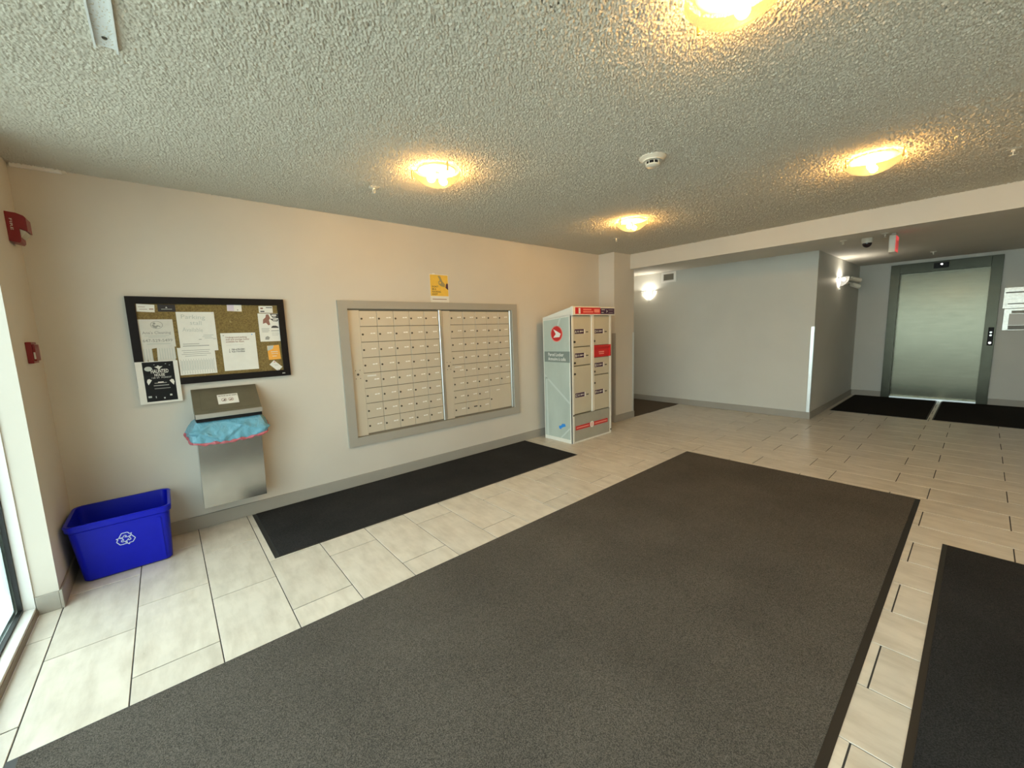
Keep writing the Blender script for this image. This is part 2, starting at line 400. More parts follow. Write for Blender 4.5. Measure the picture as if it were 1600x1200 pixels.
# walls
mwall = MB()
mwall.box(-0.70, 1.24, YW, YW+0.12, 0, HC).box(3.25, 5.0, YW, YW+0.12, 0, HC).box(1.24, 3.25, YW, YW+0.12, 0, 0.42).box(1.24, 3.25, YW, YW+0.12, 1.67, HC).box(1.24, 3.25, YW+0.06, YW+0.12, 0.42, 1.67)
struct('wall_mailbox', mwall, 'wall_paint', 'long greige wall holding the mailboxes and bulletin board', 'wall')
struct('wall_entry', MB().box(-0.72, XS, 3.12, YW, 0, HC).box(-0.72, -0.60, -2.2, 3.12, 2.33, HC).box(-0.72, -0.60, -2.7, -2.2, 0, HC), 'wall_paint', 'short greige wall beside the glass entrance with fire alarm devices', 'wall')
struct('wall_pillar', B(4.93, 5.43, 3.46, 4.5, 0, HC), 'wall_paint', 'greige corner pillar standing beside the parcel locker', 'pillar')
struct('ceiling_beam', B(5.33, 5.56, -2.6, 3.46, 2.235, HC+0.05), 'wall_paint', 'greige ceiling beam between the lobby and the elevator hall', 'beam')
struct('wall_hall', MB().box(6.87, 9.65, 1.53, 4.5, 0, HC), 'daylit_wall_paint', 'pale greige wall block with cool daylight tinted into its colour, between the side hallway and the elevator', 'wall')
struct('wall_hallway_end', B(5.43, 6.87, 4.38, 4.5, 0, HC), 'wall_paint', 'sliver of bright hallway end wall seen past the pillar', 'wall')
ew = MB().box(9.65, 9.80, 1.06, 1.53, 0, HL+.1).box(9.65, 9.80, -2.6, -0.075, 0, HL+.1).box(9.65, 9.80, -0.075, 1.06, 2.20, HL+.1)
struct('wall_elevator', ew, 'daylit_wall_paint', 'pale greige end wall around the elevator with cool daylight tinted into its colour', 'wall')
struct('wall_side', B(-0.72, 9.80, -2.7, -2.6, 0, HC), 'wall_paint', 'greige wall of the lobby opposite the mailboxes', 'wall')
def popcorn_sheet(x0, x1, y0, y1, step, seed):
    nx, ny = int((x1-x0)/step), int((y1-y0)/step)
    rng = np.random.default_rng(seed)
    fx = np.fft.fftfreq(nx, step)[:, None]; fy = np.fft.rfftfreq(ny, step)[None, :]
    fr = np.sqrt(fx**2+fy**2)
    def band(wl, bw):
        g = np.exp(-((fr*wl-1)/bw)**2)
        h = np.fft.irfft2(np.fft.rfft2(rng.standard_normal((nx, ny)))*g, s=(nx, ny)); return h/h.std()
    h = band(max(0.0108, 2.1*step), 0.42)+0.25*band(0.030, 0.6)
    h = np.clip(h, -0.35, 1.6)
    h = (h+0.35)/1.95
    h *= POP_DEPTH
    gx = np.linspace(x0, x1, nx)
    keep = np.concatenate([np.nonzero(gx < 3.2)[0], np.nonzero(gx >= 3.2)[0][::2]])
    keep[-1] = nx-1
    gx = gx[keep]; h = h[keep]; nx = len(gx)
    X, Y = np.meshgrid(gx, np.linspace(y0, y1, ny), indexing='ij')
    co = np.stack([X, Y, HC-h], -1).reshape(-1, 3).astype(np.float32)
    idx = np.arange(nx*ny).reshape(nx, ny)
    q = np.stack([idx[:-1, :-1], idx[:-1, 1:], idx[1:, 1:], idx[1:, :-1]], -1).reshape(-1, 4).astype(np.int32)
    me = bpy.data.meshes.new('ceiling')
    me.vertices.add(len(co)); me.vertices.foreach_set('co', co.ravel())
    me.loops.add(q.size); me.loops.foreach_set('vertex_index', q.ravel())
    me.polygons.add(len(q)); me.polygons.foreach_set('loop_start', np.arange(0, q.size, 4, dtype=np.int32))
    me.polygons.foreach_set('use_smooth', np.ones(len(q), dtype=bool))
    me.update(calc_edges=True)
    me.materials.append(M['popcorn_ceiling'])
    o = bpy.data.objects.new('ceiling', me); C.objects.link(o); ORG[o.name] = (0, 0, 0)
    return o
POP_DEPTH = 0.009
ceil = tag(popcorn_sheet(-0.60, 5.335, -0.35, YW+0.005, 0.0043, 3), 'lumpy popcorn-textured lobby ceiling', 'ceiling', kind='structure')
side_sheet = popcorn_sheet(-0.60, 5.335, -2.6, -0.348, 0.0088, 5); side_sheet.name = 'sprayed_texture'; side_sheet.parent = ceil
MB().box(-0.72, 5.45, -2.7, YW+0.1, HC, HC+0.1).build('slab', 'popcorn_ceiling', ceil)
struct('ceiling_hall', B(5.56, 9.80, -2.7, 4.5, HL, HL+0.1), 'smooth_ceiling', 'lower smooth ceiling over the elevator hall', 'ceiling')
struct('trim_1', B(5.70, 5.74, -2.6, 0.70, HL-0.022, HL), 'smooth_ceiling', 'slim strip on the hall ceiling running behind the beam', 'trim')  # thin strip hanging slightly below the hall ceiling

# baseboards
BH, BT = 0.10, 0.012
def bb(name, boxes, label):
    m = MB()
    for b in boxes: m.box(*b, 0, BH)
    return struct(name, m, 'trim_grey', label, 'baseboard', bevel=0.002)
bb('baseboard_mailbox', [(XS+BT, 4.93, YW-BT, YW)], 'grey baseboard along the mailbox wall')
bb('baseboard_entry', [(XS, XS+BT, 3.12-BT, YW), (-0.645, XS, 3.12-BT, 3.12)], 'grey baseboard wrapping the short entrance wall')
bb('baseboard_pillar', [(4.93-BT, 4.93, 3.46-BT, YW-BT), (4.93, 5.43+BT, 3.46-BT, 3.46)], 'grey baseboard around the foot of the pillar')
bb('baseboard_hall', [(6.87-BT, 6.87, 1.53-BT, 4.38)], 'grey baseboard under the pale hall wall with the vent')
bb('baseboard_hall_side', [(6.87, 9.65, 1.53-BT, 1.53)], 'grey baseboard receding along the dark side wall to the elevator')
bb('baseboard_elevator', [(9.65-BT, 9.65, 1.115, 1.53-BT), (9.65-BT, 9.65, -2.6, -0.13)], 'grey baseboard on both sides of the elevator')
bb('baseboard_side', [(-0.6, 9.6, -2.6, -2.6+BT)], 'grey baseboard along the wall opposite the mailboxes')
# corner guards
def guard(name, mb, m, label): return struct(name, mb, m, label, 'corner guard')
guard('trim_2', MB().box(4.926, 4.93, 3.456, 3.50, BH, 1.31).box(4.93, 4.965, 3.456, 3.46, BH, 1.31), 'trim_grey', 'tan corner guard on the pillar edge beside the parcel locker')
guard('trim_3', MB().box(5.395, 5.434, 3.456, 3.46, BH, 1.31), 'alu', 'metal corner guard on the pillar edge beside the hallway')
guard('trim_4', MB().box(6.866, 6.87, 1.528, 1.566, BH, 1.31).box(6.866, 6.90, 1.526, 1.53, BH, 1.31), 'alu', 'shiny metal corner guard on the pale hall wall edge')

# glazed entrance
win = thing('window_1', 'white-framed glass entrance at the edge of the lobby', 'window', (-0.69, 0.45, 0), kind='structure')
B(-0.652, -0.642, -2.2, 3.118, 0, 0.030).build('sill_lip', 'brown_sill', win)
B(-0.690, -0.648, -2.2, 3.118, 0, 0.045).build('bottom_rail', 'white_metal', win, bevel=0.001)
B(-0.690, -0.648, -2.2, 3.118, 2.285, 2.33).build('top_rail', 'white_metal', win, bevel=0.001)
ys = [3.118, 2.06, 1.02, 0.0, -1.05, -2.2]
for k, y in enumerate(ys):
    a, b = (3.112, 3.130) if k == 0 else ((-2.2, -2.16) if k == 5 else (y-0.03, y+0.03))
    B(-0.690, -0.648, a, b, 0.045, 2.285).build('jamb' if k in (0, 5) else 'mullion', 'white_metal', win, bevel=0.001)
    B(-0.760, -0.712, a-(0.03 if k == 0 else 0), b, 0.0, 2.33).build('outer_post', 'alu', win, bevel=0.001)
B(-0.760, -0.712, -2.2, 3.08, 0.0, 0.075).build('outer_rail', 'alu', win, bevel=0.001)
for k in range(5):
    a = ys[k+1]+(0.03 if k < 4 else 0.04); b = 3.112 if k == 0 else ys[k]-0.03
    g = MB().box(-0.706, -0.690, a, b, 0.043, 0.058).box(-0.706, -0.690, a, b, 2.272, 2.287).box(-0.706, -0.690, a, a+0.013, 0.058, 2.272).box(-0.706, -0.690, b-0.013, b, 0.058, 2.272)
    g.build('gasket', 'gasket', win)
    B(-0.711, -0.706, a, b, 0.045, 2.287).build('pane', 'pane_glass', win)

# ------------------------------------------------------------------ elevator
el = thing('door_1', 'brushed steel elevator door in a dark metal frame', 'elevator door', (9.65, 0.49, 0), kind='structure')
fr = MB().box(9.615, 9.72, 0.995, 1.11, 0, 2.28).box(9.615, 9.72, -0.128, -0.012, 0, 2.28).box(9.615, 9.72, -0.012, 0.995, 2.12, 2.28)
fr.build('frame', 'elevator_frame', el, bevel=0.002)
B(9.715, 9.74, -0.06, 1.05, 0.035, 2.19).build('door_panel', 'elevator_steel', el)
B(9.60, 9.80, -0.012, 0.995, 0, 0.035).build('sill', 'alu', el)
cp = B(9.603, 9.615, -0.112, -0.055, 0.925, 1.20).build('call_panel', 'black', el, bevel=0.003)
for z, m in ((1.125, 'lit_white'), (1.08, 'off_white'), (0.965, 'lit_white')):
    MB().lathe([(0.0001, -0.004), (0.012, -0.004), (0.014, 0.0)], (9.603, -0.083, z), 14, 'X').build('button', 'alu' if z > 1 else 'lit_white', cp)
hl = B(9.605, 9.615, 0.43, 0.60, 2.165, 2.255).build('position_indicator', 'black', el)
MB().lathe([(0.0001, -0.003), (0.012, -0.003), (0.012, 0.0)], (9.605, 0.512, 2.225), 12, 'X').build('indicator_light', 'lit_white', hl)

# ------------------------------------------------------------------ floor mats
def floor_mat(label, r, pm, border, group='entrance floor mats', bl=None, name='floor_mat'):
    x0, x1, y0, y1 = r; bx0, bx1, by0, by1 = border
    t = thing(name, label, 'mat', ((x0+x1)/2, (y0+y1)/2, 0), group)
    a, b, c, d = x0+bx0, x1-bx1, y0+by0, y1-by1
    rim = MB()
    # bevelled rubber edge: low outside, rising to the pile
    o = [(x0, y0), (x1, y0), (x1, y1), (x0, y1)]; i_ = [(a, c), (b, c), (b, d), (a, d)]
    vs = [(p[0], p[1], 0.0005) for p in o] + [(p[0], p[1], 0.0025) for p in o] + [(p[0], p[1], 0.0055) for p in i_] + [(p[0], p[1], 0.0005) for p in i_]
    fs = []
    for k in range(4):
        j = (k+1) % 4
        fs += [(k, j, 4+j, 4+k), (4+k, 4+j, 8+j, 8+k), (8+k, 8+j, 12+j, 12+k), (12+k, 12+j, j, k)]
    rim.add(vs, fs).build('rubber_border', 'rubber', t)
    B(a, b, c, d, 0.0005, 0.0085).build('pile', pm, t, bevel=0.002)
    return t
floor_mat('large grey-brown carpet mat running down the middle of the lobby', MATS[0], 'pile_grey', (0.03, 0.012, 0.028, 0.010))
floor_mat('long charcoal mat on the floor under the mailboxes', MATS[1], 'pile_charcoal', (0.025, 0.012, 0.012, 0.010))
floor_mat('charcoal mat at the lower right edge beside the large mat', MATS[2], 'pile_charcoal', (0.025, 0.02, 0.02, 0.022))
floor_mat('black mat before the elevator, against the dark side wall', MATS[3], 'pile_black', (0.015, 0.015, 0.015, 0.015), 'elevator floor mats')
floor_mat('black mat before the elevator, under the call buttons', MATS[4], 'pile_black', (0.015, 0.015, 0.015, 0.015), 'elevator floor mats')

# ------------------------------------------------------------------ mailboxes
mb = thing('mailbox_panel', 'recessed wall panel of beige apartment mailboxes in a grey frame', 'mailboxes', (2.24, YW, 0.376))
FX0, FX1, FZ0, FZ1 = 1.195, 3.292, 0.376, 1.708
IX0, IX1, IZ0, IZ1 = 1.277, 3.212, 0.457, 1.637
yf = YW-0.022
def mitre(p): return MB().prism([(q[0], yf, q[1]) for q in p], (0, 0.022, 0))
mitre([(FX0, FZ1), (FX1, FZ1), (IX1, IZ1), (IX0, IZ1)]).build('frame_board', 'frame_grey', mb)
mitre([(FX0, FZ0), (FX1, FZ0), (IX1, IZ0), (IX0, IZ0)]).build('frame_board', 'frame_grey', mb)
mitre([(FX0, FZ0), (FX0, FZ1), (IX0, IZ1), (IX0, IZ0)]).build('frame_board', 'frame_grey', mb)
mitre([(FX1, FZ0), (FX1, FZ1), (IX1, IZ1), (IX1, IZ0)]).build('frame_board', 'frame_grey', mb)
B(IX0-0.02, IX1+0.02, YW+0.012, YW+0.03, IZ0-0.02, IZ1+0.02).build('back_plate', 'mail_gap', mb)
YD = YW+0.004                                     # face of the doors
B(2.216, 2.250, YW-0.004, YW+0.012, IZ0+.004, IZ1-0.004).build('mullion', 'alu', mb, bevel=0.003)
B(3.184, 3.210, YW-0.002, YW+0.012, IZ0+.004, IZ1-0.004).build('side_strip', 'alu', mb, bevel=0.003)
TOPZ, RP = 1.618, 0.1435
def panel(x0, x1, lx):
    p = B(x0, x1, YD-0.001, YW+0.012, IZ0+0.004, IZ1-0.012).build('master_panel', 'mail_metal', mb, bevel=0.001)
    MB().lathe([(0.0001, -0.006), (0.010, -0.006), (0.011, 0)], (lx, YD-0.001, 1.04), 12, 'Y').build('master_lock', 'lock_metal', p)
    rv = MB()
    for dx in (-0.020, 0.020):
        for dz in (-0.038, 0.038): rv.lathe([(0.0001, -0.002), (0.004, -0.002), (0.004, 0)], (lx+dx, YD-0.001, 1.04+dz), 8, 'Y')
    rv.build('rivets', 'lock_metal', p)['kind'] = 'stuff'
    return p
panel(IX0+0.004, 1.387, 1.333)
p2 = panel(2.252, 2.353, 2.308)
hv = MB()
for k in range(46): hv.box(2.256, 2.262, YD-0.003, YD, 0.48+k*0.025, 0.48+k*0.025+0.016)
hv.build('piano_hinge', 'lip_metal', p2)
def door_mesh(w, h): return B(0, w, 0, 0.008, -h, 0).mesh('door', 'mail_metal', bevel=0.0012)
CW_L, CW_R = (2.215-1.389)/5, (3.183-2.355)/5
dm_l, dm_r = door_mesh(CW_L-0.0045, RP-0.0055), door_mesh(CW_R-0.0045, RP-0.0055)
dm_big = door_mesh(2*CW_R-0.0045, 2*RP-0.0055)
lock_me = MB().lathe([(0.0001, -0.005), (0.0085, -0.005), (0.0095, 0.001)], (0, 0, 0), 12, 'Y').mesh('lock', 'lock_metal', smooth=True)
tag_me = MB().box(0, 0.021, -0.0012, 0.001, -0.005, 0.005).box(0.025, 0.046, -0.0012, 0.001, -0.004, 0.006).mesh('number_tag', 'tag_white')
tagb_me = MB().box(0, 0.046, -0.0012, 0.001, -0.006, 0.006).mesh('number_tag', 'ink')
strip_me = MB().box(0, 0.085, -0.003, 0.001, -0.006, 0.006).mesh('label_strip', 'white')
for bank, (bx, cw, me) in enumerate(((1.389, CW_L, dm_l), (2.355, CW_R, dm_r))):
    for r in range(8):
        for c in range(5):
            if bank == 1 and r >= 6 and c >= 3:
                if r == 6 and c == 3:
                    x, z = bx+c*cw, TOPZ-r*RP
                    d = place(dm_big, 'parcel_door', mb, (x, YD, z)); place(lock_me, 'lock', d, (x+0.018, YD, z-0.155)); place(tag_me, 'number_tag', d, (x+0.10, YD, z-0.055))
                continue
            x, z = bx+c*cw, TOPZ-r*RP
            d = place(me, 'door', mb, (x, YD, z))
            place(lock_me, 'lock', d, (x+0.018, YD, z-0.070))
            tm = tagb_me if (bank, r, c) == (1, 7, 1) else tag_me
            place(tm, 'number_tag', d, (x+0.092+random.uniform(-.003, .003), YD, z-0.062))
            if r == 4 and c == 0: place(strip_me, 'label_strip', d, (x+0.03, YD, z-0.025))

# ------------------------------------------------------------------ flat papers
def sheet(name, label, cat, x0, x1, z0, z1, y, m='paper', rot=0.0, group=None, notch=None, thick=0.0012, skew=0.0):
    cx, cz = (x0+x1)/2, (z0+z1)/2; w, h = (x1-x0)/2, (z1-z0)/2
    pts = notch or [(-w, -h), (w, -h), (w, h), (-w, h)]
    cr, sr = math.cos(rot), math.sin(rot)
    poly = [(cx+a*cr-b*sr+skew*b, y, cz+a*sr+b*cr) for a, b in pts]
    o = MB().prism(poly, (0, thick, 0)).build(name, m, org=(cx, y, cz))
    return tag(o, label, cat, group)
def lines(parent, m, rows, y, name='print'):      # rows: (x0, x1, z, height)
    k = MB()
    for x0, x1, z, h in rows: k.box(x0, x1, y-0.0004, y, z-h/2, z+h/2)
    o = k.build(name, m, parent)
    if len(rows) > 1: o['kind'] = 'stuff'
    return o
def disc(parent, m, x, z, r, y, name, r_in=0.0, sx=1.0):
    k = MB(); n = 24
    for i in range(n):
        a, b = 2*PI*i/n, 2*PI*(i+1)/n
        k.prism([(x+sx*r*math.cos(a), y, z+r*math.sin(a)), (x+sx*r*math.cos(b), y, z+r*math.sin(b)), (x+sx*r_in*math.cos(b), y, z+r_in*math.sin(b)), (x+sx*r_in*math.cos(a), y, z+r_in*math.sin(a))] if r_in else
                [(x, y, z), (x+sx*r*math.cos(a), y, z+r*math.sin(a)), (x+sx*r*math.cos(b), y, z+r*math.sin(b))], (0, -0.0004, 0))
    return k.build(name, m, parent)
def shape(parent, m, pts, y, name): return MB().prism([(a, y, b) for a, b in pts], (0, -0.0004, 0)).build(name, m, parent)

# poster above the mailboxes
YP = YW-0.002
ps = sheet('poster', 'yellow poster with a flicking hand above the mailbox frame', 'poster', 2.133, 2.352, 1.711, 1.995, YP)
shape(ps, 'yellow', [(2.137, 1.776), (2.348, 1.776), (2.348, 1.990), (2.137, 1.990)], YP, 'yellow_field')
y2 = YP-0.0005
shape(ps, 'hand_print', [(2.228, 1.975), (2.245, 1.985), (2.262, 1.972), (2.282, 1.925), (2.312, 1.898), (2.308, 1.868), (2.265, 1.876), (2.235, 1.895), (2.232, 1.925), (2.248, 1.930), (2.246, 1.950)], y2, 'hand_print')
shape(ps, 'purple_print', [(2.316, 1.862), (2.322, 1.895), (2.335, 1.912), (2.348, 1.900), (2.348, 1.840)], y2, 'sleeve_print')
disc(ps, 'yellow', 2.255, 1.912, 0.010, y2-0.0005, 'finger_gap')
for k, w in enumerate(("DON'T", 'BE A', 'FLICKING', 'IDIOT')):
    text(w, ps, 'ink', (2.155, y2, 1.862-k*0.0255), 0.024, bold=0.012)
lines(ps, 'ink_brown', [(2.155, 2.325, 1.744, 0.006)], YP-0.0002)
MB().box(2.165, 2.195, YP-0.002, YP, 1.992, 2.004).build('tape', 'white', ps)

# bulletin board
bd = thing('bulletin_board', 'cork bulletin board in a black frame covered with notices', 'bulletin board', (0.305, YW, 1.095))
BX0, BX1, BZ0, BZ1 = -0.155, 0.776, 1.092, 1.703
t_ = 0.047
def bmit(p): return MB().prism([(q[0], YW-0.026, q[1]) for q in p], (0, 0.026, 0))
for p in ([(BX0, BZ1), (BX1, BZ1), (BX1-t_, BZ1-t_), (BX0+t_, BZ1-t_)], [(BX0, BZ0), (BX1, BZ0), (BX1-t_, BZ0+t_), (BX0+t_, BZ0+t_)],
          [(BX0, BZ0), (BX0, BZ1), (BX0+t_, BZ1-t_), (BX0+t_, BZ0+t_)], [(BX1, BZ0), (BX1, BZ1), (BX1-t_, BZ1-t_), (BX1-t_, BZ0+t_)]):
    bmit(p).build('frame_bar', 'black_frame', bd)
B(BX0+t_-0.004, BX1-t_+0.004, YW-0.014, YW-0.002, BZ0+t_-0.004, BZ1-t_+0.004).build('cork', 'cork', bd)
B(0.715, 0.735, YW-0.0268, YW-0.026, BZ0+0.018, BZ0+0.026).build('maker_plate', 'alu', bd)
YB = YW-0.0158
GP = 'notices on the bulletin board'
def pin(o, x, z, m='blue_print', y=None):
    y = YB if y is None else y
    MB().lathe([(0.0001, -0.008), (0.004, -0.007), (0.003, 0.0)], (x, y, z), 8, 'Y').build('push_pin', m, o)
c1 = sheet('business_card', 'white business card at the upper left corner of the cork', 'card', -0.104, -0.012, 1.601, 1.652, YB, rot=-0.06, group=GP)
lines(c1, 'ink_brown', [(-0.095, -0.06, 1.634, .003), (-0.09, -0.05, 1.619, .003), (-0.04, -0.018, 1.62, .006)], YB)
c2 = sheet('business_card', 'black business card with a small pale emblem along the top of the cork', 'card', 0.004, 0.098, 1.603, 1.653, YB, m='black_card', group=GP)
shape(c2, 'paper_grey', [(0.044, 1.628), (0.056, 1.628), (0.050, 1.638)], YB, 'emblem'); lines(c2, 'ink_grey', [(0.022, 0.080, 1.620, .005)], YB)
an = sheet('flyer', "tear-off cleaning flyer reading Ana's Cleaning with one tab missing", 'flyer', -0.109, 0.073, 1.262, 1.551, YB, m='paper_grey', group=GP,
           notch=[(-0.091, -0.1445), (-0.068, -0.1445), (-0.066, -0.05), (-0.064, -0.1445), (-0.037, -0.1445), (-0.038, -0.055), (-0.012, -0.05), (-0.016, -0.1445), (0.079, -0.1445), (0.083, -0.045), (0.091, -0.045), (0.091, 0.1445), (-0.091, 0.1445)])
disc(an, 'ink_grey', -0.014, 1.513, 0.026, YB, 'logo_ring', 0.0235, 1.25)
disc(an, 'ink_grey', -0.026, 1.523, 0.007, YB, 'logo_head')
shape(an, 'ink_grey', [(-0.040, 1.512), (-0.031, 1.516), (-0.020, 1.506), (-0.010, 1.512), (0.006, 1.504), (0.004, 1.499), (-0.008, 1.503), (-0.018, 1.490), (-0.032, 1.496)], YB, 'logo_figure')
text("Ana's Cleaning", an, 'ink_grey', (-0.019, YB-.0003, 1.452), 0.026, width=0.150, align='CENTER', bold=0.01)
text('647-529-5499', an, 'ink_grey', (-0.019, YB-.0003, 1.398), 0.027, width=0.155, align='CENTER', bold=0.012)
lines(an, 'ink_pale', [(-0.085, 0.045, 1.440, .004), (-0.065, 0.025, 1.430, .004), (-0.078, 0.045, 1.384, .005)] + [(-0.100+k*0.0135, -0.0965+k*0.0135, 1.315, 0.075) for k in range(14) if k not in (4, 5)], YB)
hn = sheet('notice', 'handwritten parking notice in faint marker at the top centre of the board', 'notice', 0.096, 0.313, 1.322, 1.602, YB-0.001, group=GP)
for s_, x, z, w in (('Parking', 0.118, 1.556, 0.135), ('stall', 0.165, 1.512, 0.065), ('Available', 0.120, 1.465, 0.115)):
    text(s_, hn, 'ink_pale', (x, YB-.0013, z), 0.042, width=w, bold=-0.004, rot=-0.05)
lines(hn, 'ink_pale', [(0.235, 0.295, 1.436, .004), (0.228, 0.282, 1.425, .004), (0.24, 0.29, 1.414, .004)], YB-.001); lines(hn, 'ink_grey', [(0.205, 0.222, 1.406, .004), (0.112, 0.205, 1.375, .004), (0.110, 0.262, 1.361, .005), (0.290, 0.307, 1.408, .003)], YB-.001)
pin(hn, 0.303, 1.592, 'lilac')
tr = sheet('notice', 'white tear-off sheet with vertical tabs along the bottom of the board', 'notice', 0.076, 0.290, 1.156, 1.350, YB-0.0025, group=GP)
lines(tr, 'ink_grey', [(0.100, 0.262, 1.330, .003), (0.108, 0.255, 1.316, .003), (0.098, 0.265, 1.303, .003), (0.115, 0.24, 1.290, .003)] + [(0.087+k*0.0145, 0.0885+k*0.0145, 1.215, 0.105) for k in range(14)], YB-.0025)
lines(tr, 'ink_pale', [(0.0925+k*0.0145, 0.0965+k*0.0145, 1.222, 0.07) for k in range(13)], YB-.0025)
pk = sheet('notice', 'white printed notice about underground parking with two phone numbers', 'notice', 0.336, 0.558, 1.163, 1.446, YB-0.001, group=GP)
for k, (s_, w) in enumerate((('Underground parking', 0.135), ('stall and storage locker', 0.152), ('available for Rent', 0.115))):
    text(s_, pk, 'ink_brown', (0.364, YB-.0013, 1.409-k*0.0165), 0.0155, width=w, bold=0.012)
lines(pk, 'ink_pale', [(0.364, 0.475, 1.356, .0015)], YB-.001)
text('1.', pk, 'ink', (0.376, YB-.0013, 1.316), 0.017, bold=0.01); text('780-678-0381', pk, 'ink', (0.393, YB-.0013, 1.316), 0.017, width=0.084, bold=0.012)
text('2.', pk, 'ink', (0.376, YB-.0013, 1.300), 0.017, bold=0.01); text('926-710-0066', pk, 'ink', (0.393, YB-.0013, 1.300), 0.017, width=0.084, bold=0.012)
pin(pk, 0.352, 1.428, 'ink_grey', YB-.001); pin(pk, 0.535, 1.432, 'blue_print', YB-.001)
c3 = sheet('business_card', 'white and lilac business card at the top middle of the cork', 'card', 0.397, 0.489, 1.608, 1.659, YB, rot=-0.04, group=GP)
shape(c3, 'lilac', [(0.399, 1.611), (0.440, 1.610), (0.440, 1.657), (0.399, 1.659)], YB, 'lilac_field'); lines(c3, 'ink', [(0.459, 0.466, 1.618, .005)], YB)
c4 = sheet('business_card', 'small white card with black print above the car flyer', 'card', 0.601, 0.696, 1.597, 1.650, YB, group=GP)
lines(c4, 'ink', [(0.650, 0.692, 1.638, .006), (0.610, 0.638, 1.608, .009)], YB); lines(c4, 'ink_brown', [(0.612, 0.630, 1.632, .012)], YB)
pf = sheet('flyer', 'white flyer with a dark figure and a black car at the right of the board', 'flyer', 0.589, 0.731, 1.373, 1.592, YB-0.0008, group=GP)
yq = YB-.0008
shape(pf, 'ink_brown', [(0.618, 1.512), (0.640, 1.520), (0.655, 1.500), (0.668, 1.505), (0.662, 1.540), (0.672, 1.556), (0.662, 1.586), (0.645, 1.584), (0.640, 1.562), (0.622, 1.545)], yq, 'figure_print')
shape(pf, 'ink', [(0.672, 1.590), (0.729, 1.590), (0.729, 1.555), (0.690, 1.556)], yq, 'heading_print')
lines(pf, 'paper', [(0.684, 0.716, 1.578, .010), (0.690, 0.712, 1.565, .005)], yq-.0005)
shape(pf, 'ink', [(0.668, 1.552), (0.690, 1.532), (0.722, 1.530), (0.728, 1.546)], yq, 'banner_print')
lines(pf, 'paper', [(0.690, 0.718, 1.541, .007)], yq-.0005)
shape(pf, 'ink', [(0.672, 1.478), (0.676, 1.490), (0.686, 1.496), (0.708, 1.496), (0.722, 1.487), (0.726, 1.478)], yq, 'car_print')
lines(pf, 'ink_grey', [(0.670, 0.724, 1.456, .006), (0.605, 0.660, 1.475, .003), (0.605, 0.655, 1.466, .003), (0.606, 0.660, 1.457, .003), (0.606, 0.65, 1.448, .003), (0.672, 0.72, 1.44, .002), (0.672, 0.722, 1.43, .002), (0.673, 0.715, 1.42, .002)], yq)
shape(pf, 'ink_grey', [(0.622, 1.388), (0.648, 1.386), (0.656, 1.404), (0.642, 1.416), (0.626, 1.408)], yq, 'stamp_print')
oc = sheet('card', 'orange card with a grey corner low on the right of the board', 'card', 0.630, 0.716, 1.228, 1.341, YB, m='orange', rot=0.04, group=GP)
shape(oc, 'ink_pale', [(0.629, 1.298), (0.668, 1.314), (0.676, 1.340), (0.630, 1.338)], YB, 'grey_corner'); lines(oc, 'paper', [(0.652, 0.70, 1.290, .004), (0.655, 0.70, 1.275, .003), (0.66, 0.69, 1.255, .004)], YB)
tc = sheet('business_card', 'tilted white card below the orange card', 'card', 0.637, 0.717, 1.153, 1.200, YB, rot=-0.80, group=GP)
lines(tc, 'red_print', [(0.664, 0.674, 1.207, .005)], YB); lines(tc, 'ink_grey', [(0.665, 0.69, 1.185, .002), (0.670, 0.695, 1.178, .002), (0.686, 0.694, 1.145, .005)], YB)
hh = sheet('poster', 'black haunted house poster with white margins hanging below the board corner', 'poster', -0.154, 0.069, 0.977, 1.266, YW-0.030, rot=0.0)
YH = YW-0.030
shape(hh, 'black', [(-0.119, 0.990), (0.044, 0.990), (0.044, 1.262), (-0.119, 1.262)], YH, 'black_field')
yh = YH-0.0005
text('HAUNTED', hh, 'paper', (-0.033, yh, 1.185), 0.036, width=0.092, align='CENTER', bold=0.012)
text('HOUSE', hh, 'paper', (-0.036, yh, 1.163), 0.026, width=0.054, align='CENTER', bold=0.012)
text('125 ST  FOREST', hh, 'paper_grey', (-0.028, yh, 1.148), 0.014, width=0.104, align='CENTER')
disc(hh, 'ink_pale', -0.090, 1.216, 0.016, yh, 'badge', 0, 1.25)
shape(hh, 'paper_grey', [(-0.058, 1.228), (-0.046, 1.230), (-0.038, 1.238), (-0.030, 1.230), (-0.014, 1.230), (-0.026, 1.220), (-0.034, 1.206), (-0.044, 1.218)], yh, 'bat_print')
for sx, cx, cz in ((1, -0.094, 1.128), (-1, 0.026, 1.118)):
    shape(hh, 'paper', [(cx-sx*0.012, cz), (cx-sx*0.008, cz+0.016), (cx+sx*0.002, cz+0.020), (cx+sx*0.014, cz+0.010), (cx+sx*0.006, cz-0.004), (cx-sx*0.006, cz-0.022)], yh, 'ghost_print')
lines(hh, 'ink_grey', [(-0.068, -0.004, 1.116, .005), (-0.074, 0.006, 1.099, .006), (-0.072, 0.012, 1.078, .004)], yh)
lines(hh, 'ink_pale', [(-0.110, -0.092, 1.024, .012), (-0.072, -0.068, 1.020, .014), (-0.030, -0.022, 1.010, .010), (0.004, 0.016, 1.028, .012), (-0.06, -0.055, 1.243, .003), (0.0, 0.006, 1.246, .004), (0.02, 0.026, 1.236, .003)], yh)
# the poster hangs from the frame front, so a strip of tape ties it to the board frame
B(-0.05, -0.02, YW-0.0315, YW-0.0265, 1.118, 1.124).build('tape', 'white', hh)

# ------------------------------------------------------------------ wall-mounted waste bin
wb = thing('waste_bin', 'wall-mounted stainless steel waste bin under the bulletin board', 'waste bin', (0.31, YW, 0.19))
X0, X1, YF = 0.115, 0.505, 3.555
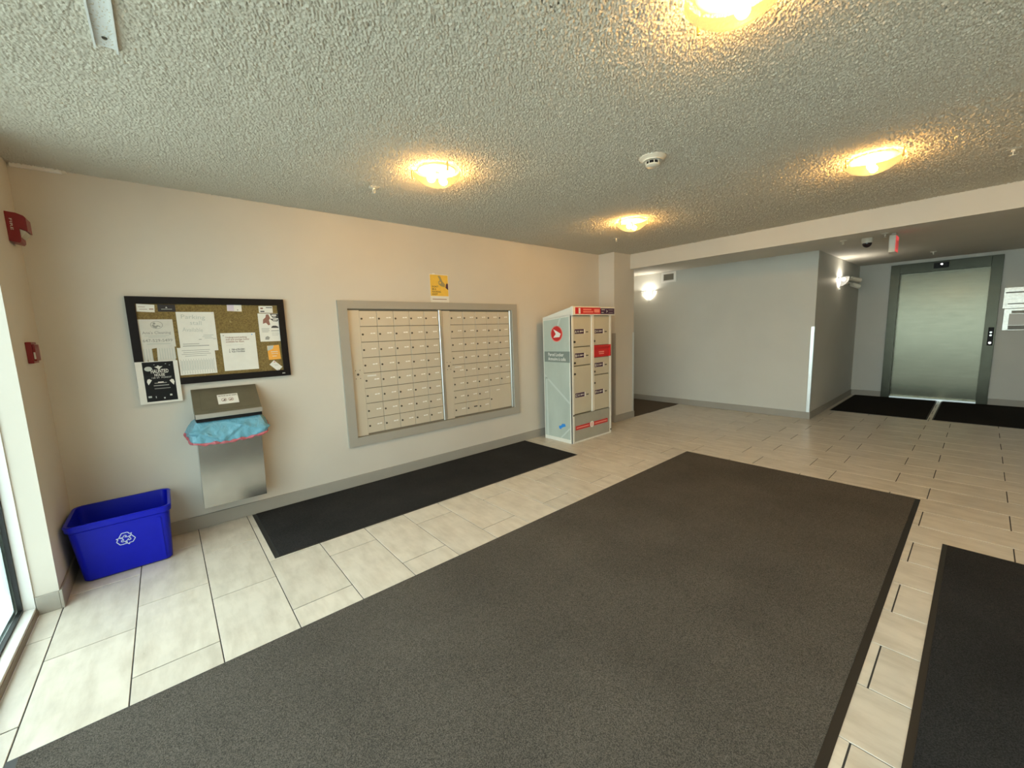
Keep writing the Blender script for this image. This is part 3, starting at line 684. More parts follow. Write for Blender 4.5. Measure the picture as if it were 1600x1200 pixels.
# body: open-topped steel box tapering slightly to the bottom
def ring(x0, x1, y0, y1, z): return [(x0, y0, z), (x1, y0, z), (x1, y1, z), (x0, y1, z)]
k = MB(); vs = ring(X0-0.012, X1-0.012, YF+0.012, YW-0.001, 0.195) + ring(X0, X1, YF, YW-0.001, 0.80) + ring(X0+0.006, X1-0.006, YF+0.006, YW-0.004, 0.80) + ring(X0-0.006, X1-0.018, YF+0.018, YW-0.004, 0.201)
fs = [(0, 1, 2, 3), (12, 13, 14, 15)]
for L_ in (0, 4, 8):
    for i in range(4): fs.append((L_+i, L_+(i+1) % 4, L_+4+(i+1) % 4, L_+4+i))
k.add(vs, fs).build('body', 'steel_bin', wb)
# sloping hood
HX0, HX1 = 0.118, 0.518
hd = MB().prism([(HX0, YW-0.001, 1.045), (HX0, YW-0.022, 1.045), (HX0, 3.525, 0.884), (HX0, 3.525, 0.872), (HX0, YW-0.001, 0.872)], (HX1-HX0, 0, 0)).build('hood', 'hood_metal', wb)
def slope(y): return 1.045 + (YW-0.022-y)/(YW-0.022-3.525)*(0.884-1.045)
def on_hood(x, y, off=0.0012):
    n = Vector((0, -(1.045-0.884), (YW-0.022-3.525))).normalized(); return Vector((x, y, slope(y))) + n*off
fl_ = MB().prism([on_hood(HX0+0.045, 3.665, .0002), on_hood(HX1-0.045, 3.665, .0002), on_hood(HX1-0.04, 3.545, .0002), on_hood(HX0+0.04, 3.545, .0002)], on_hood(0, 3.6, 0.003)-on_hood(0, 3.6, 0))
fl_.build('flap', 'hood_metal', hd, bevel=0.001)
B(HX0, HX1+0.004, 3.516, 3.530, 0.852, 0.886).build('lip', 'lip_metal', wb, bevel=0.002)
B(HX0+0.003, HX1, 3.534, YW-0.002, 0.826, 0.872).build('opening_shadow_box', 'black', wb)
# sticker on the hood
hn_ = (on_hood(0, 3.6, 1)-on_hood(0, 3.6, 0)).normalized(); up_ = (on_hood(0, 3.62, 0)-on_hood(0, 3.58, 0)).normalized()
st = MB().prism([on_hood(0.262, 3.646, .0032), on_hood(0.388, 3.646, .0032), on_hood(0.388, 3.578, .0032), on_hood(0.262, 3.578, .0032)], hn_*0.0006).build('sticker', 'paper', wb)
fc = (Vector((1, 0, 0)), up_, hn_)
text('NO FOOD OR PET WASTE', st, 'ink', tuple(on_hood(0.325, 3.632, .0040)), 0.014, face=fc, width=0.112, align='CENTER', bold=0.01)
def ring_on(cx, cy, r, m, nm, sx=1.0):
    k = MB(); n = 24; up2 = up_
    c = on_hood(cx, cy, .0042)
    for i in range(n):
        a, b = 2*PI*i/n, 2*PI*(i+1)/n
        pt = lambda t, q: c + Vector((1, 0, 0))*q*sx*math.cos(t) + up2*q*math.sin(t)
        k.prism([pt(a, r), pt(b, r), pt(b, r*0.84), pt(a, r*0.84)], hn_*0.0003)
    d = Vector((1, 0, 0))*0.7 + up2*0.7; e = Vector((1, 0, 0))*0.7 - up2*0.7
    k.prism([c+d*r*.95+e*r*.08, c+d*r*.95-e*r*.08, c-d*r*.95-e*r*.08, c-d*r*.95+e*r*.08], hn_*0.0003)
    k.build(nm, m, st)
ring_on(0.300, 3.606, 0.0165, 'ink_brown', 'prohibition_ring'); ring_on(0.342, 3.606, 0.0165, 'ink_brown', 'prohibition_ring')
def poly_on(pts, m, nm): MB().prism([on_hood(a, b, .0041) for a, b in pts], hn_*0.0003).build(nm, m, st)
poly_on([(0.291, 3.600), (0.308, 3.600), (0.308, 3.613), (0.300, 3.609)], 'ink', 'pet_pictogram'); poly_on([(0.332, 3.601), (0.352, 3.601), (0.348, 3.607), (0.336, 3.607)], 'ink', 'food_pictogram')

# bag in the bin
bag = thing('garbage_bag', 'light blue plastic bag with a red hem spilling over the steel waste bin', 'garbage bag', (0.31, 3.60, 0.66))
NU, NV = 110, 18
path = []                                         # around left side, front, right side
ax0, ax1, ay, by = X0+0.004, X1-0.004, YF+0.002, YW-0.02
seg = [(ax0, by), (ax0, ay), (ax1, ay), (ax1, by)]
Ls = [math.dist(seg[i], seg[i+1]) for i in range(3)]; tot = sum(Ls)
def along(t):
    d = t*tot
    for i in range(3):
        if d <= Ls[i] or i == 2:
            q = min(1, d/Ls[i]); p0, p1 = seg[i], seg[i+1]
            nx = (-1, 0, 1)[i]; ny = (0, -1, 0)[i]
            return p0[0]+(p1[0]-p0[0])*q, p0[1]+(p1[1]-p0[1])*q
        d -= Ls[i]
cxm, cym = (ax0+ax1)/2, by
def bagpt(u, v):
    x, y = along(u)
    # outward direction blends round the corners
    e = 0.03; p0 = along(max(0, u-e)); p1 = along(min(1, u+e)); tx, ty = p1[0]-p0[0], p1[1]-p0[1]; l = math.hypot(tx, ty) or 1
    ox, oy = ty/l, -tx/l
    w = 0.4*math.sin(u*31+v*3)+0.35*math.sin(u*53+1.3-v*5)+0.25*math.sin(u*90)
    fold = max(0.0, math.sin(u*19+v*6.5+0.7))**5 + max(0.0, math.sin(u*14-v*7.5+2.0))**5   # slanting gathers
    side = max(0.0, 1-min(u, 1-u)/0.24)
    out = 0.016*v + 0.030*math.sin(min(1, v)*PI*0.75) + 0.006*w*v + 0.011*fold*math.sin(PI*min(1, v*0.9)) + 0.022*side*v
    sag = 0.030*math.cos((u-0.47)*PI*1.2)
    z = 0.832 - v*(0.142+sag) + 0.007*w*v*v + 0.035*side*v
    return (x+ox*out, y+oy*out, z)
def bag_strip(v0, v1, nv, off=0.0):
    k = MB(); vs = []
    for j in range(nv+1):
        for i in range(NU+1):
            p = bagpt(i/NU, v0+(v1-v0)*j/nv); vs.append((p[0], p[1]-off, p[2]))
    fs = [(j*(NU+1)+i, j*(NU+1)+i+1, (j+1)*(NU+1)+i+1, (j+1)*(NU+1)+i) for j in range(nv) for i in range(NU)]
    return k.add(vs, fs)
bag_strip(0, 0.97, NV).build('film', 'bag_film', bag, smooth=True)
hem = MB()
for i in range(NU): hem.cyl(bagpt(i/NU, 0.97), bagpt((i+1)/NU, 0.97), 0.0095+0.003*math.sin(i*0.7), 8)
hem.build('hem', 'hem_red', bag, smooth=True)

# ------------------------------------------------------------------ blue recycling bin
rb = thing('recycling_bin', 'blue plastic recycling bin on the floor in the corner', 'recycling bin', (-0.30, 3.46, 0))
def rr(x0, x1, y0, y1, r, z, n=6):
    out = []
    for cx, cy, a0 in ((x1-r, y1-r, 0), (x0+r, y1-r, PI/2), (x0+r, y0+r, PI), (x1-r, y0+r, 3*PI/2)):
        for i in range(n+1):
            a = a0+PI/2*i/n; out.append((cx+r*math.cos(a), cy+r*math.sin(a), z))
    return out
def loft(rings, close0=True, close1=True):
    k = MB(); n = len(rings[0]); vs = [p for r in rings for p in r]; fs = []
    for j in range(len(rings)-1):
        for i in range(n): fs.append((j*n+i, j*n+(i+1) % n, (j+1)*n+(i+1) % n, (j+1)*n+i))
    if close0: fs.append(tuple(range(n-1, -1, -1)))
    if close1: fs.append(tuple(range((len(rings)-1)*n, len(rings)*n)))
    return k.add(vs, fs)
def bin_at(z, d=0.0):                             # outline at height z, inset d
    t = z/0.375
    return (-0.500-0.030*t+d, -0.098+0.018*t-d, 3.335-0.062*t+d, 3.625+0.045*t-d)
rings = [rr(*bin_at(0, 0.012), 0.03, 0.001), rr(*bin_at(0.012), 0.035, 0.012), rr(*bin_at(0.33), 0.04, 0.33), rr(*bin_at(0.345, -0.010), 0.045, 0.340), rr(*bin_at(0.375, -0.012), 0.045, 0.372), rr(*bin_at(0.378, -0.006), 0.045, 0.377), rr(*bin_at(0.375, 0.006), 0.038, 0.374), rr(*bin_at(0.02, 0.010), 0.03, 0.016)]
loft(rings).build('body', 'bin_blue', rb, smooth=True)
for xr in (-0.145,):
    k = MB(); k.prism([(xr, 3.3352-0.062*.03/.375, 0.03), (xr+0.018, 3.3352-0.062*.03/.375, 0.03), (xr+0.018, 3.3352-0.062*.31/.375, 0.31), (xr, 3.3352-0.062*.31/.375, 0.31)], (0, -0.004, 0)).build('rib', 'bin_blue', rb)
# recycling symbol: three chasing arrows drawn in outline
fy = lambda z: 3.335-0.062*z/0.375-0.0012
sym = MB(); SCX, SCZ, SS = -0.296, 0.222, 0.047
def seg2(a, b, w=0.0021):
    ax, az = a; bx, bz = b; l = math.hypot(bx-ax, bz-az) or 1; nx, nz = -(bz-az)/l*w, (bx-ax)/l*w
    P = lambda x, z: (SCX+x*SS, fy(SCZ+z*SS), SCZ+z*SS)
    w_ = 1/SS
    q = [(ax+nx*w_, az+nz*w_), (bx+nx*w_, bz+nz*w_), (bx-nx*w_, bz-nz*w_), (ax-nx*w_, az-nz*w_)]
    sym.prism([P(*p) for p in q], (0, -0.0008, 0))
arrow = [(-0.62, 0.28), (-0.30, 0.86), (0.26, 0.86), (0.44, 0.56), (0.62, 0.66), (0.44, 0.16), (-0.06, 0.26), (0.12, 0.36), (0.02, 0.50), (-0.10, 0.50), (-0.34, 0.12)]
for kx in range(3):
    a = -2*PI*kx/3; ca, sa = math.cos(a), math.sin(a)
    pts = [(x*ca-z*sa, x*sa+z*ca) for x, z in arrow]
    for i in range(len(pts)): seg2(pts[i], pts[(i+1) % len(pts)])
sym.build('recycling_symbol', 'symbol_white', rb)

# ------------------------------------------------------------------ parcel locker
pl = thing('parcel_locker', 'freestanding beige parcel locker with a red header against the wall', 'parcel locker', (4.03, 3.385, 0))
LX0, LX1, LY0, LY1 = 3.645, 4.425, 3.155, 3.62
body = MB().prism([(LX0+0.012, LY0+0.012, 0.0), (LX0+0.012, LY1, 0.0), (LX0+0.012, LY1, 1.50), (LX0+0.012, LY0+0.012, 1.60)], (LX1-LX0-0.024, 0, 0)).build('body', 'locker_gap', pl)
# side panels with white edges
for xs, sg in ((LX0, 1), (LX1, -1)):
    sp = MB().prism([(xs, LY0, 0.0), (xs, LY1, 0.0), (xs, LY1, 1.515), (xs, LY0, 1.56)], (sg*0.012, 0, 0)).build('side_panel', 'locker_white', pl)
    if sg == 1:
        pr_ = MB().prism([(xs-0.0008, LY0+0.035, 0.045), (xs-0.0008, LY1-0.012, 0.045), (xs-0.0008, LY1-0.012, 1.50), (xs-0.0008, LY0+0.035, 1.535)], (0.0008, 0, 0)).build('side_print', 'locker_print', sp)
        xq = xs-0.0010
        def sd(pts, m, nm, dx=0.0): return MB().prism([(xq-dx, a, b) for a, b in pts], (-0.0004, 0, 0)).build(nm, m, sp)
        sd([(3.600, 0.830), (3.600, 0.800), (3.195, 0.485), (3.195, 0.515)], 'locker_streak', 'streak_print')
        sd([(3.352, 0.050), (3.330, 0.050), (3.195, 0.175), (3.195, 0.200)], 'locker_streak', 'streak_print')
        sd([(3.55, 0.05), (3.585, 0.05), (3.585, 0.80), (3.565, 0.80)], 'locker_streak', 'streak_print')
        sd([(3.34, 1.53), (3.31, 1.53), (3.37, 1.40), (3.385, 1.42)], 'locker_streak', 'streak_print')
        # logo: red disc with a white wing
        def dsc(cy, cz, r, m, nm, dx):
            k = MB().lathe([(0.0001, -0.0004), (r, -0.0004), (r, 0.0)], (xq-dx, cy, cz), 28, 'X'); k.build(nm, m, sp)
        dsc(3.388, 1.338, 0.098, 'pink_print', 'logo_ring', 0.0); dsc(3.388, 1.338, 0.088, 'red_print', 'logo_disc', 0.0004)
        sd([(3.440, 1.395), (3.318, 1.338), (3.340, 1.298), (3.442, 1.292), (3.400, 1.335)], 'white', 'logo_wing', 0.0010)
        sd([(3.600, 0.992), (3.182, 0.992), (3.182, 1.126), (3.600, 1.120)], 'locker_band', 'grey_band')
        text('Parcel Locker', sp, 'white', (xq-0.0006, 3.537, 1.066), 0.058, face='-X', width=0.255, bold=0.01)
        text('Armoire à colis', sp, 'white', (xq-0.0006, 3.537, 1.012), 0.058, face='-X', width=0.290, bold=0.01)
        sd([(3.372, 0.165), (3.376, 0.195), (3.340, 0.205), (3.322, 0.228), (3.275, 0.235), (3.262, 0.205), (3.300, 0.190), (3.328, 0.178), (3.345, 0.155)], 'blue_print', 'blue_print')
# sloping top
MB().prism([(LX0, LY0, 1.556), (LX0, LY1, 1.512), (LX0, LY1, 1.540), (LX0, LY0, 1.645)], (LX1-LX0, 0, 0)).build('top', 'locker_white', pl)
# header
hdr = B(LX0-0.004, 4.470, LY0-0.030, LY0+0.004, 1.548, 1.652).build('header', 'locker_white', pl, bevel=0.004)
yk = LY0-0.0302
def ft(x0, x1, z0, z1, m, nm, par, y=None, d=0.0006):
    y = yk if y is None else y
    return B(x0, x1, y-d, y, z0, z1).build(nm, m, par)
ft(3.686, 4.165, 1.562, 1.640, 'red_print', 'red_field', hdr); ft(4.165, 4.455, 1.562, 1.634, 'purple_print', 'purple_field', hdr)
text('1', hdr, 'white', (3.700, yk-.001, 1.568), 0.092, width=0.032, bold=0.015)
ft(3.830, 3.985, 1.608, 1.623, 'pink_print', 'print_line', hdr, yk-.0006); ft(3.830, 4.020, 1.580, 1.595, 'pink_print', 'print_line', hdr, yk-.0006); ft(4.040, 4.145, 1.580, 1.622, 'pink_print', 'print_block', hdr, yk-.0006)
ft(4.185, 4.255, 1.612, 1.620, 'paper_grey', 'print_line', hdr, yk-.0006); ft(4.185, 4.230, 1.578, 1.586, 'paper_grey', 'print_line', hdr, yk-.0006)
MB().prism([(4.285, yk-.0006, 1.578), (4.310, yk-.0006, 1.597), (4.285, yk-.0006, 1.618), (4.294, yk-.0006, 1.597)], (0, -.0006, 0)).build('wing_print', 'white', hdr)
ft(4.335, 4.420, 1.610, 1.617, 'ink_grey', 'print_line', hdr, yk-.0006); ft(4.335, 4.420, 1.577, 1.584, 'ink_grey', 'print_line', hdr, yk-.0006)
# front frame
ff = MB().box(LX0, 3.682, LY0-0.004, LY0+0.02, 0.0, 1.55).box(4.012, 4.058, LY0-0.012, LY0+0.02, 0.352, 1.55).box(4.385, LX1, LY0-0.004, LY0+0.02, 0.0, 1.55)
ff.build('front_frame', 'locker_white', pl, bevel=0.003)
def pdoor(x0, x1, z0, z1, letter, lz, kz):
    d = B(x0, x1, LY0-0.001, LY0+0.015, z0+0.004, z1-0.004).build('door', 'locker_beige', pl, bevel=0.002)
    yd = LY0-0.0011
    lb = ft(x0+0.020, x0+0.190, lz-0.027, lz+0.027, 'purple_print', 'door_label', d, yd)
    text(letter, lb, 'white', (x0+0.026, yd-.0008, lz-0.017), 0.045, width=0.026, bold=0.012)
    ft(x0+0.118, x0+0.140, lz-0.009, lz+0.009, 'paper_grey', 'key_print', lb, yd-.0006); ft(x0+0.140, x0+0.178, lz-0.004, lz+0.006, 'paper_grey', 'key_print', lb, yd-.0006)
    ft(x0+0.060, x0+0.105, lz-0.012, lz+0.010, 'ink_grey', 'print_block', lb, yd-.0006)
    ft(x0+0.192, x0+0.212, lz-0.030, lz+0.024, 'white', 'white_tab', d, yd)
    kl = B(x0+0.228, x0+0.268, yd-0.004, yd, lz-0.014, lz-0.002).build('key_slot', 'lock_metal', d)
    MB().lathe([(0.0001, -0.012), (0.012, -0.012), (0.014, 0.0)], (x0+0.012, yd, kz), 12, 'Y').build('lock', 'lock_metal', d)
    return d
pdoor(3.684, 4.010, 1.176, 1.545, 'A', 1.358, 1.236); pdoor(3.684, 4.010, 0.950, 1.172, 'B', 1.072, 0.985); pdoor(3.684, 4.010, 0.360, 0.946, 'C', 0.590, 0.852)
pdoor(4.060, 4.383, 1.178, 1.545, 'D', 1.352, 1.232); pdoor(4.060, 4.383, 0.806, 1.028, 'E', 0.930, 0.851); pdoor(4.060, 4.383, 0.352, 0.802, 'F', 0.585, 0.706)
sl = MB().box(4.058, 4.40, LY0-0.016, LY0+0.012, 1.150, 1.178).box(4.058, 4.066, LY0-0.016, LY0+0.012, 1.034, 1.150).box(4.378, 4.40, LY0-0.016, LY0+0.012, 1.034, 1.150).box(4.058, 4.40, LY0-0.016, LY0+0.012, 1.030, 1.040).build('mail_slot', 'red_plastic', pl)
sl.data.materials[0] = M['red_print']
B(4.066, 4.378, LY0-0.001, LY0+0.01, 1.040, 1.150).build('slot_flap', 'red_print', sl); 
ft(4.165, 4.275, 1.085, 1.10, 'pink_print', 'print_line', sl, LY0-.0012); ft(4.170, 4.270, 1.062, 1.075, 'pink_print', 'print_line', sl, LY0-.0012)
kp = B(3.680, 4.387, LY0-0.002, LY0+0.012, 0.02, 0.346).build('kick_panel', 'kick_print', pl)
yk2 = LY0-0.0022
ft(3.700, 4.345, 0.160, 0.212, 'red_print', 'red_stripe', kp, yk2); ft(3.715, 3.955, 0.178, 0.194, 'pink_print', 'print_line', kp, yk2-.0006); ft(4.075, 4.330, 0.178, 0.194, 'pink_print', 'print_line', kp, yk2-.0006)
MB().lathe([(0.0001, -0.0014), (0.040, -0.0014), (0.040, 0.0)], (4.015, yk2, 0.187), 24, 'Y').build('round_seal', 'white', kp)
MB().lathe([(0.012, -0.0020), (0.020, -0.0020), (0.020, 0.0)], (4.015, yk2, 0.187), 20, 'Y').build('seal_print', 'pink_print', kp)
B(LX0+0.01, LX1-0.01, LY0+0.0, LY0+0.012, 0, 0.02).build('plinth', 'locker_white', pl)
for x in (LX0+0.018, LX1-0.018): MB().lathe([(0.0001, -0.006), (0.010, -0.006), (0.011, 0)], (x, LY0-0.004, 0.05 if x > 4 else 0.35), 10, 'Y').build('bolt', 'lock_metal', pl)

# ------------------------------------------------------------------ ceiling lights
def ceiling_light(x, y, label, turn=0.4):
    t = thing('ceiling_light', label, 'ceiling light', (x, y, HC), 'glass bowl ceiling lights')
    MB().lathe([(0.0001, 0.0), (0.122, 0.0), (0.122, -0.010), (0.112, -0.014), (0.0001, -0.014)], (x, y, HC), 40).build('base', 'white_metal', t, smooth=True)
    R0, D0, ZR = 0.153, 0.072, -0.036
    Rs = (R0*R0+D0*D0)/(2*D0)
    out = []
    for i in range(13):
        a = math.asin(R0/Rs)*(1-i/12); out.append((max(0.0001, Rs*math.sin(a)), ZR-D0+Rs-Rs*math.cos(a)))
    out = [(R0-0.004, -0.006), (R0, -0.020)] + out
    inner = [(max(0.0001, r-0.003), h+(0.004 if h < -0.03 else 0.0)) for r, h in reversed(out)]
    MB().lathe(out+inner+[out[0]], (x, y, HC), 40).build('glass_bowl', 'amber_glass', t, smooth=True)
    for k in range(3):
        a = turn+2*PI*k/3; dx, dy = math.cos(a), math.sin(a)
        c = MB().cyl((x+dx*0.121, y+dy*0.121, HC-0.003), (x+dx*0.163, y+dy*0.163, HC-0.004), 0.0035, 8).cyl((x+dx*0.163, y+dy*0.163, HC-0.003), (x+dx*0.160, y+dy*0.160, HC-0.050), 0.004, 8)
        c.sphere((x+dx*0.157, y+dy*0.157, HC-0.052), 0.007, 8, 6).build('clip', 'brass', t, smooth=True)
    for sx in (-1, 1):
        b = MB().sphere((x+sx*0.045, y, HC-0.066), 0.022, 14, 8, (1.25, 1, 1)).build('bulb', 'bulb', t, smooth=True)
        MB().cyl((x+sx*0.006, y, HC-0.017), (x+sx*0.026, y, HC-0.060), 0.011, 10).build('socket', 'white_metal', b)
ceiling_light(1.475, 2.40, 'lit amber glass ceiling light above the mailbox panel')
ceiling_light(3.68, 2.375, 'lit amber glass ceiling light in front of the parcel locker', 0.9)
ceiling_light(3.675, 0.56, 'lit amber glass ceiling light at the right, near the ceiling beam', 0.2)
ceiling_light(1.475, 0.58, 'lit glass ceiling light cut off by the top edge', 1.2)

ceiling_light(3.675, -1.27, 'glass bowl ceiling light of the same kind just outside the right edge', 0.7)

# sconces: open-topped half bowls of white glass
def sconce(c, face, label):
    t = thing('wall_sconce', label, 'wall light', c, 'half-bowl wall lights')
    x, y, z = c
    def P(a, out, h):                             # a along the wall, out from the wall
        return (x-out, y+a, z+h) if face == '-X' else (x+a, y-out, z+h)
    k = MB(); vs = []; n, m = 20, 10
    prof = [(0.118*math.cos(PI/2*i/m*0.97), -0.135*math.sin(PI/2*i/m)) for i in range(m+1)]
    for r, h in prof:
        for i in range(n+1):
            a = PI*i/n; vs.append(P(r*math.cos(a), 0.012+0.95*r*math.sin(a), h))
    k.add(vs, [(j*(n+1)+i, j*(n+1)+i+1, (j+1)*(n+1)+i+1, (j+1)*(n+1)+i) for j in range(m) for i in range(n)])
    k.build('glass_shade', 'white_glass', t, smooth=True)
    p0, p1 = P(-0.06, 0.0, -0.10), P(0.06, 0.010, 0.0)
    B(p0[0], p1[0], p0[1], p1[1], p0[2], p1[2]).build('wall_plate', 'white_metal', t)
    MB().cyl(P(-0.140, 0.02, -0.012), P(0.140, 0.02, -0.012), 0.006, 8).sphere(P(-0.140, 0.02, -0.012), 0.012, 10, 6).sphere(P(0.140, 0.02, -0.012), 0.012, 10, 6).build('bracket', 'alu', t, smooth=True)
    MB().cyl(P(0, 0.02, -0.130), P(0, 0.012, -0.185), 0.006, 8).sphere(P(0, 0.012, -0.185), 0.011, 10, 6).build('finial', 'alu', t, smooth=True)
    MB().sphere(P(0, 0.055, -0.035), 0.024).build('bulb', 'bulb_white', t, smooth=True)
sconce((6.87, 4.06, 2.04), '-X', 'lit half-bowl sconce on the pale hall wall beside the pillar')
sconce((8.12, 1.53, 2.05), '-Y', 'lit half-bowl sconce on the dark side wall near the elevator')

# emergency light
em_ = thing('emergency_light', 'white twin-head emergency light beside the elevator hall sconce', 'emergency light', (8.62, 1.53, 2.02))
MB().lathe([(0.0001, -0.03), (0.055, -0.03), (0.06, 0.0)], (8.62, 1.53, 2.02), 20, 'Y').build('base_plate', 'off_white', em_, smooth=True)
a1 = MB().cyl((8.63, 1.50, 2.035), (8.80, 1.46, 2.045), 0.010, 8).build('arm', 'off_white', em_)
a2 = MB().cyl((8.63, 1.50, 1.995), (8.78, 1.46, 1.965), 0.010, 8).build('arm', 'off_white', em_)
h1 = MB().cyl((8.80, 1.50, 2.07), (8.93, 1.41, 2.035), 0.030, 16, 0.040).build('lamp_head', 'off_white', em_, smooth=True)
h2 = MB().cyl((8.80, 1.50, 1.975), (8.90, 1.41, 1.935), 0.030, 16, 0.040).build('lamp_head', 'off_white', em_, smooth=True)
MB().cyl((8.898, 1.412, 1.936), (8.904, 1.406, 1.9335), 0.030, 16).build('lamp_lens', 'dark_glass', h2)
MB().cyl((8.928, 1.412, 2.036), (8.935, 1.406, 2.0335), 0.030, 16).build('lamp_lens', 'lens_clear', h1)

# vent
vn = thing('air_vent', 'small white slatted air vent high on the pale hall wall', 'vent', (6.87, 3.68, 2.24))
vf = MB()
va, vb, vz0, vz1 = 3.545, 3.815, 2.150, 2.325
vf.box(6.855, 6.87, va, vb, vz0, vz0+0.035).box(6.855, 6.87, va, vb, vz1-0.035, vz1).box(6.855, 6.87, va, va+0.04, vz0+.035, vz1-.035).box(6.855, 6.87, vb-0.04, vb, vz0+.035, vz1-.035)
vf.build('frame', 'white', vn)
B(6.866, 6.869, va+0.04, vb-0.04, vz0+0.035, vz1-0.035).build('backing', 'locker_gap', vn)
for k in range(5):
    z = vz0+0.045+k*0.022
    MB().prism([(6.856, va+0.04, z), (6.866, va+0.04, z+0.010), (6.866, va+0.04, z+0.012), (6.856, va+0.04, z+0.003)], (0, vb-va-0.08, 0)).build('slat', 'trim_grey', vn)

# smoke detector, sprinklers, dome camera, exit sign
sx, sy = 2.46, 1.44
sm = thing('smoke_detector', 'round off-white smoke detector on the popcorn ceiling', 'smoke detector', (sx, sy, HC))
MB().lathe([(0.0001, 0), (0.082, 0), (0.082, -0.010), (0.060, -0.024), (0.058, -0.030), (0.0001, -0.030)], (sx, sy, HC), 32).build('base', 'off_white', sm, smooth=True)
MB().lathe([(0.0001, -0.030), (0.034, -0.030), (0.034, -0.050), (0.0001, -0.050)], (sx, sy, HC), 24).build('sensing_chamber', 'black', sm)
MB().lathe([(0.0001, -0.050), (0.042, -0.048), (0.042, -0.054), (0.034, -0.060), (0.0001, -0.060)], (sx, sy, HC), 28).build('cap', 'off_white', sm, smooth=True)
rk = MB()
for k in range(8):
    a = 2*PI*k/8; rk.cyl((sx+0.040*math.cos(a), sy+0.040*math.sin(a), HC-0.030), (sx+0.040*math.cos(a), sy+0.040*math.sin(a), HC-0.050), 0.003, 6)
rk.build('ribs', 'off_white', sm)
def sprinkler(x, y, z, label):
    t = thing('fire_sprinkler', label, 'sprinkler', (x, y, z), 'ceiling fire sprinklers')
    MB().lathe([(0.0001, 0), (0.036, 0), (0.034, -0.006), (0.020, -0.010), (0.0001, -0.010)], (x, y, z), 20).build('escutcheon', 'off_white', t, smooth=True)
    MB().cyl((x, y, z-0.010), (x, y, z-0.022), 0.009, 10).cyl((x-0.010, y, z-0.020), (x-0.004, y, z-0.042), 0.0025, 6).cyl((x+0.010, y, z-0.020), (x+0.004, y, z-0.042), 0.0025, 6).build('yoke', 'off_white', t)
    MB().lathe([(0.0001, -0.042), (0.015, -0.042), (0.015, -0.045), (0.0001, -0.045)], (x, y, z), 12).build('deflector', 'off_white', t)
sprinkler(1.27, 2.93, HC, 'white sprinkler head on the ceiling between the board and the mailbox light')
sprinkler(4.22, 2.93, HC, 'white sprinkler head on the ceiling beside the corner pillar')
sprinkler(4.28, -0.04, HC, 'white sprinkler head on the lobby ceiling at the right edge')
sprinkler(6.34, 1.18, HL, 'small sprinkler head behind the beam, beside the dome camera')
sprinkler(6.27, 0.80, HL, 'small sprinkler head tucked against the exit sign')
sprinkler(8.7, 0.56, HL, 'sprinkler head on the hall ceiling before the elevator')
dc = thing('dome_camera', 'small dark dome security camera on the elevator hall ceiling', 'security camera', (6.45, 0.975, HL))
MB().lathe([(0.0001, 0), (0.055, 0), (0.055, -0.040), (0.048, -0.055), (0.0001, -0.055)], (6.45, 0.975, HL), 24).build('housing', 'off_white', dc, smooth=True)
MB().lathe([(0.045*math.cos(PI/2*i/8)+1e-4, -0.055-0.050*math.sin(PI/2*i/8)) for i in range(9)], (6.45, 0.975, HL), 24).build('dome', 'dark_glass', dc, smooth=True)
ex = thing('exit_sign', 'hanging exit sign with a glowing red face on the hall ceiling', 'exit sign', (6.40, 0.73, HL))
B(6.25, 6.47, 0.705, 0.760, 2.118, 2.305).build('housing', 'off_white', ex, bevel=0.004)
B(6.32, 6.40, 0.715, 0.750, 2.305, HL).build('mount', 'off_white', ex)
fa_ = B(6.260, 6.460, 0.7022, 0.705, 2.128, 2.296).build('sign_face', 'exit_red', ex)
text('EXIT', fa_, 'pink_print', (6.272, 0.7018, 2.160), 0.13, width=0.176, bold=0.01)

# ceiling channel at the top-left, raceway stub in the corner
ch = thing('ceiling_channel', 'pale metal channel strip fixed to the ceiling at the upper left', 'channel', (-0.034, 1.6, HC))
B(-0.060, -0.008, 1.0, 2.118, HC-0.006, HC).build('web', 'white_metal', ch)
for a in (-0.066, -0.008): B(a, a+0.006, 1.0, 2.118, HC-0.020, HC).build('flange', 'white_metal', ch)
for y in (1.40, 2.06): MB().lathe([(0.0001, -0.010), (0.007, -0.009), (0.008, -0.006)], (-0.034, y, HC), 10).build('screw', 'lock_metal', ch)
rw = thing('wire_raceway', 'short white wire raceway at the ceiling corner above the fire alarm', 'raceway', (-0.44, YW, HC))
B(-0.550, -0.345, YW-0.022, YW, HC-0.024, HC).build('cover', 'white', rw, bevel=0.003)
B(-0.345, -0.325, YW-0.018, YW, HC-0.020, HC).build('end_cap', 'off_white', rw)

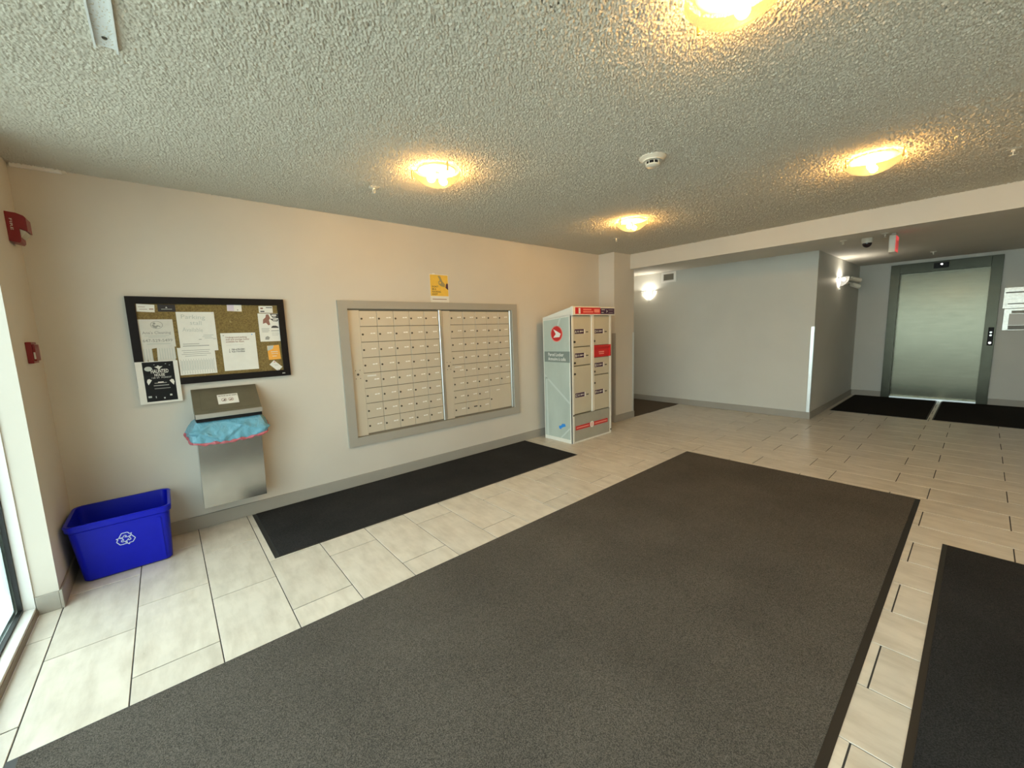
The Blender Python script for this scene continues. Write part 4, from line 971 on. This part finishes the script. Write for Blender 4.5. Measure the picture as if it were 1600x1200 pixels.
# fire alarm devices on the short wall
fa = thing('fire_alarm', 'red fire alarm horn strobe high on the short entrance wall', 'fire alarm', (XS, 3.51, 2.03))
MB().prism([(XS, 3.455, 1.962), (XS+0.036, 3.455, 1.955), (XS+0.044, 3.455, 1.965), (XS+0.044, 3.455, 2.030), (XS+0.073, 3.455, 2.018), (XS+0.073, 3.455, 2.090), (XS+0.066, 3.455, 2.100), (XS+0.040, 3.455, 2.112), (XS, 3.455, 2.116)], (0, 0.11, 0)).build('body', 'red_plastic', fa, bevel=0.0015)
MB().prism([(XS+0.045, 3.460, 1.985), (XS+0.062, 3.460, 2.006), (XS+0.066, 3.460, 2.018), (XS+0.045, 3.460, 2.028)], (0, 0.10, 0)).build('strobe_lens', 'lens_clear', fa)
fc2 = (Vector((0, 0, -1)), Vector((1, 0, 0)), Vector((0, -1, 0)))
text('FIRE', fa, 'paper_grey', (XS+0.014, 3.4535, 2.082), 0.014, face=fc2, width=0.060, bold=0.0)
pu = thing('pull_station', 'red fire alarm pull station at mid height on the short entrance wall', 'fire alarm', (XS, 3.43, 1.36))
B(XS, XS+0.022, 3.37, 3.49, 1.302, 1.418).build('body', 'red_plastic', pu, bevel=0.002)
ph = B(XS+0.022, XS+0.032, 3.38, 3.48, 1.315, 1.405).build('pull_handle', 'red_plastic', pu, bevel=0.002)
B(XS+0.024, XS+0.031, 3.3794, 3.3804, 1.325, 1.362).build('white_mark', 'paper_grey', ph)

# framed notices on the elevator wall
for z0, z1, y1, lab in ((1.475, 1.785, -0.165, 'shiny silver framed notice beside the elevator, the upper one'), (1.150, 1.470, -0.185, 'shiny silver holder with a white card beside the elevator, below the notice')):
    t = thing('wall_notice', lab, 'notice', (9.65, y1-0.17, z0), 'notices beside the elevator')
    y0 = y1-0.34
    pt = B(9.640, 9.65, y0, y1, z0, z1).build('plate', 'sign_silver', t, bevel=0.003)
    if z0 > 1.4:
        B(9.637, 9.640, y0+0.03, y1-0.02, z1-0.085, z1-0.065).build('groove', 'ink_grey', t); B(9.637, 9.640, y0+0.05, y1-0.05, z0+0.06, z0+0.075).build('groove', 'ink_grey', t)
    else:
        B(9.632, 9.640, y0+0.02, y1-0.055, z0+0.075, z1-0.075).build('card', 'white', t); B(9.630, 9.640, y0+0.02, y1-0.055, z0+0.01, z0+0.07).build('card_holder', 'ink_grey', t)
        B(9.634, 9.640, y0+0.04, y1-0.075, z1-0.07, z1-0.03).build('clip_bar', 'trim_grey', t)
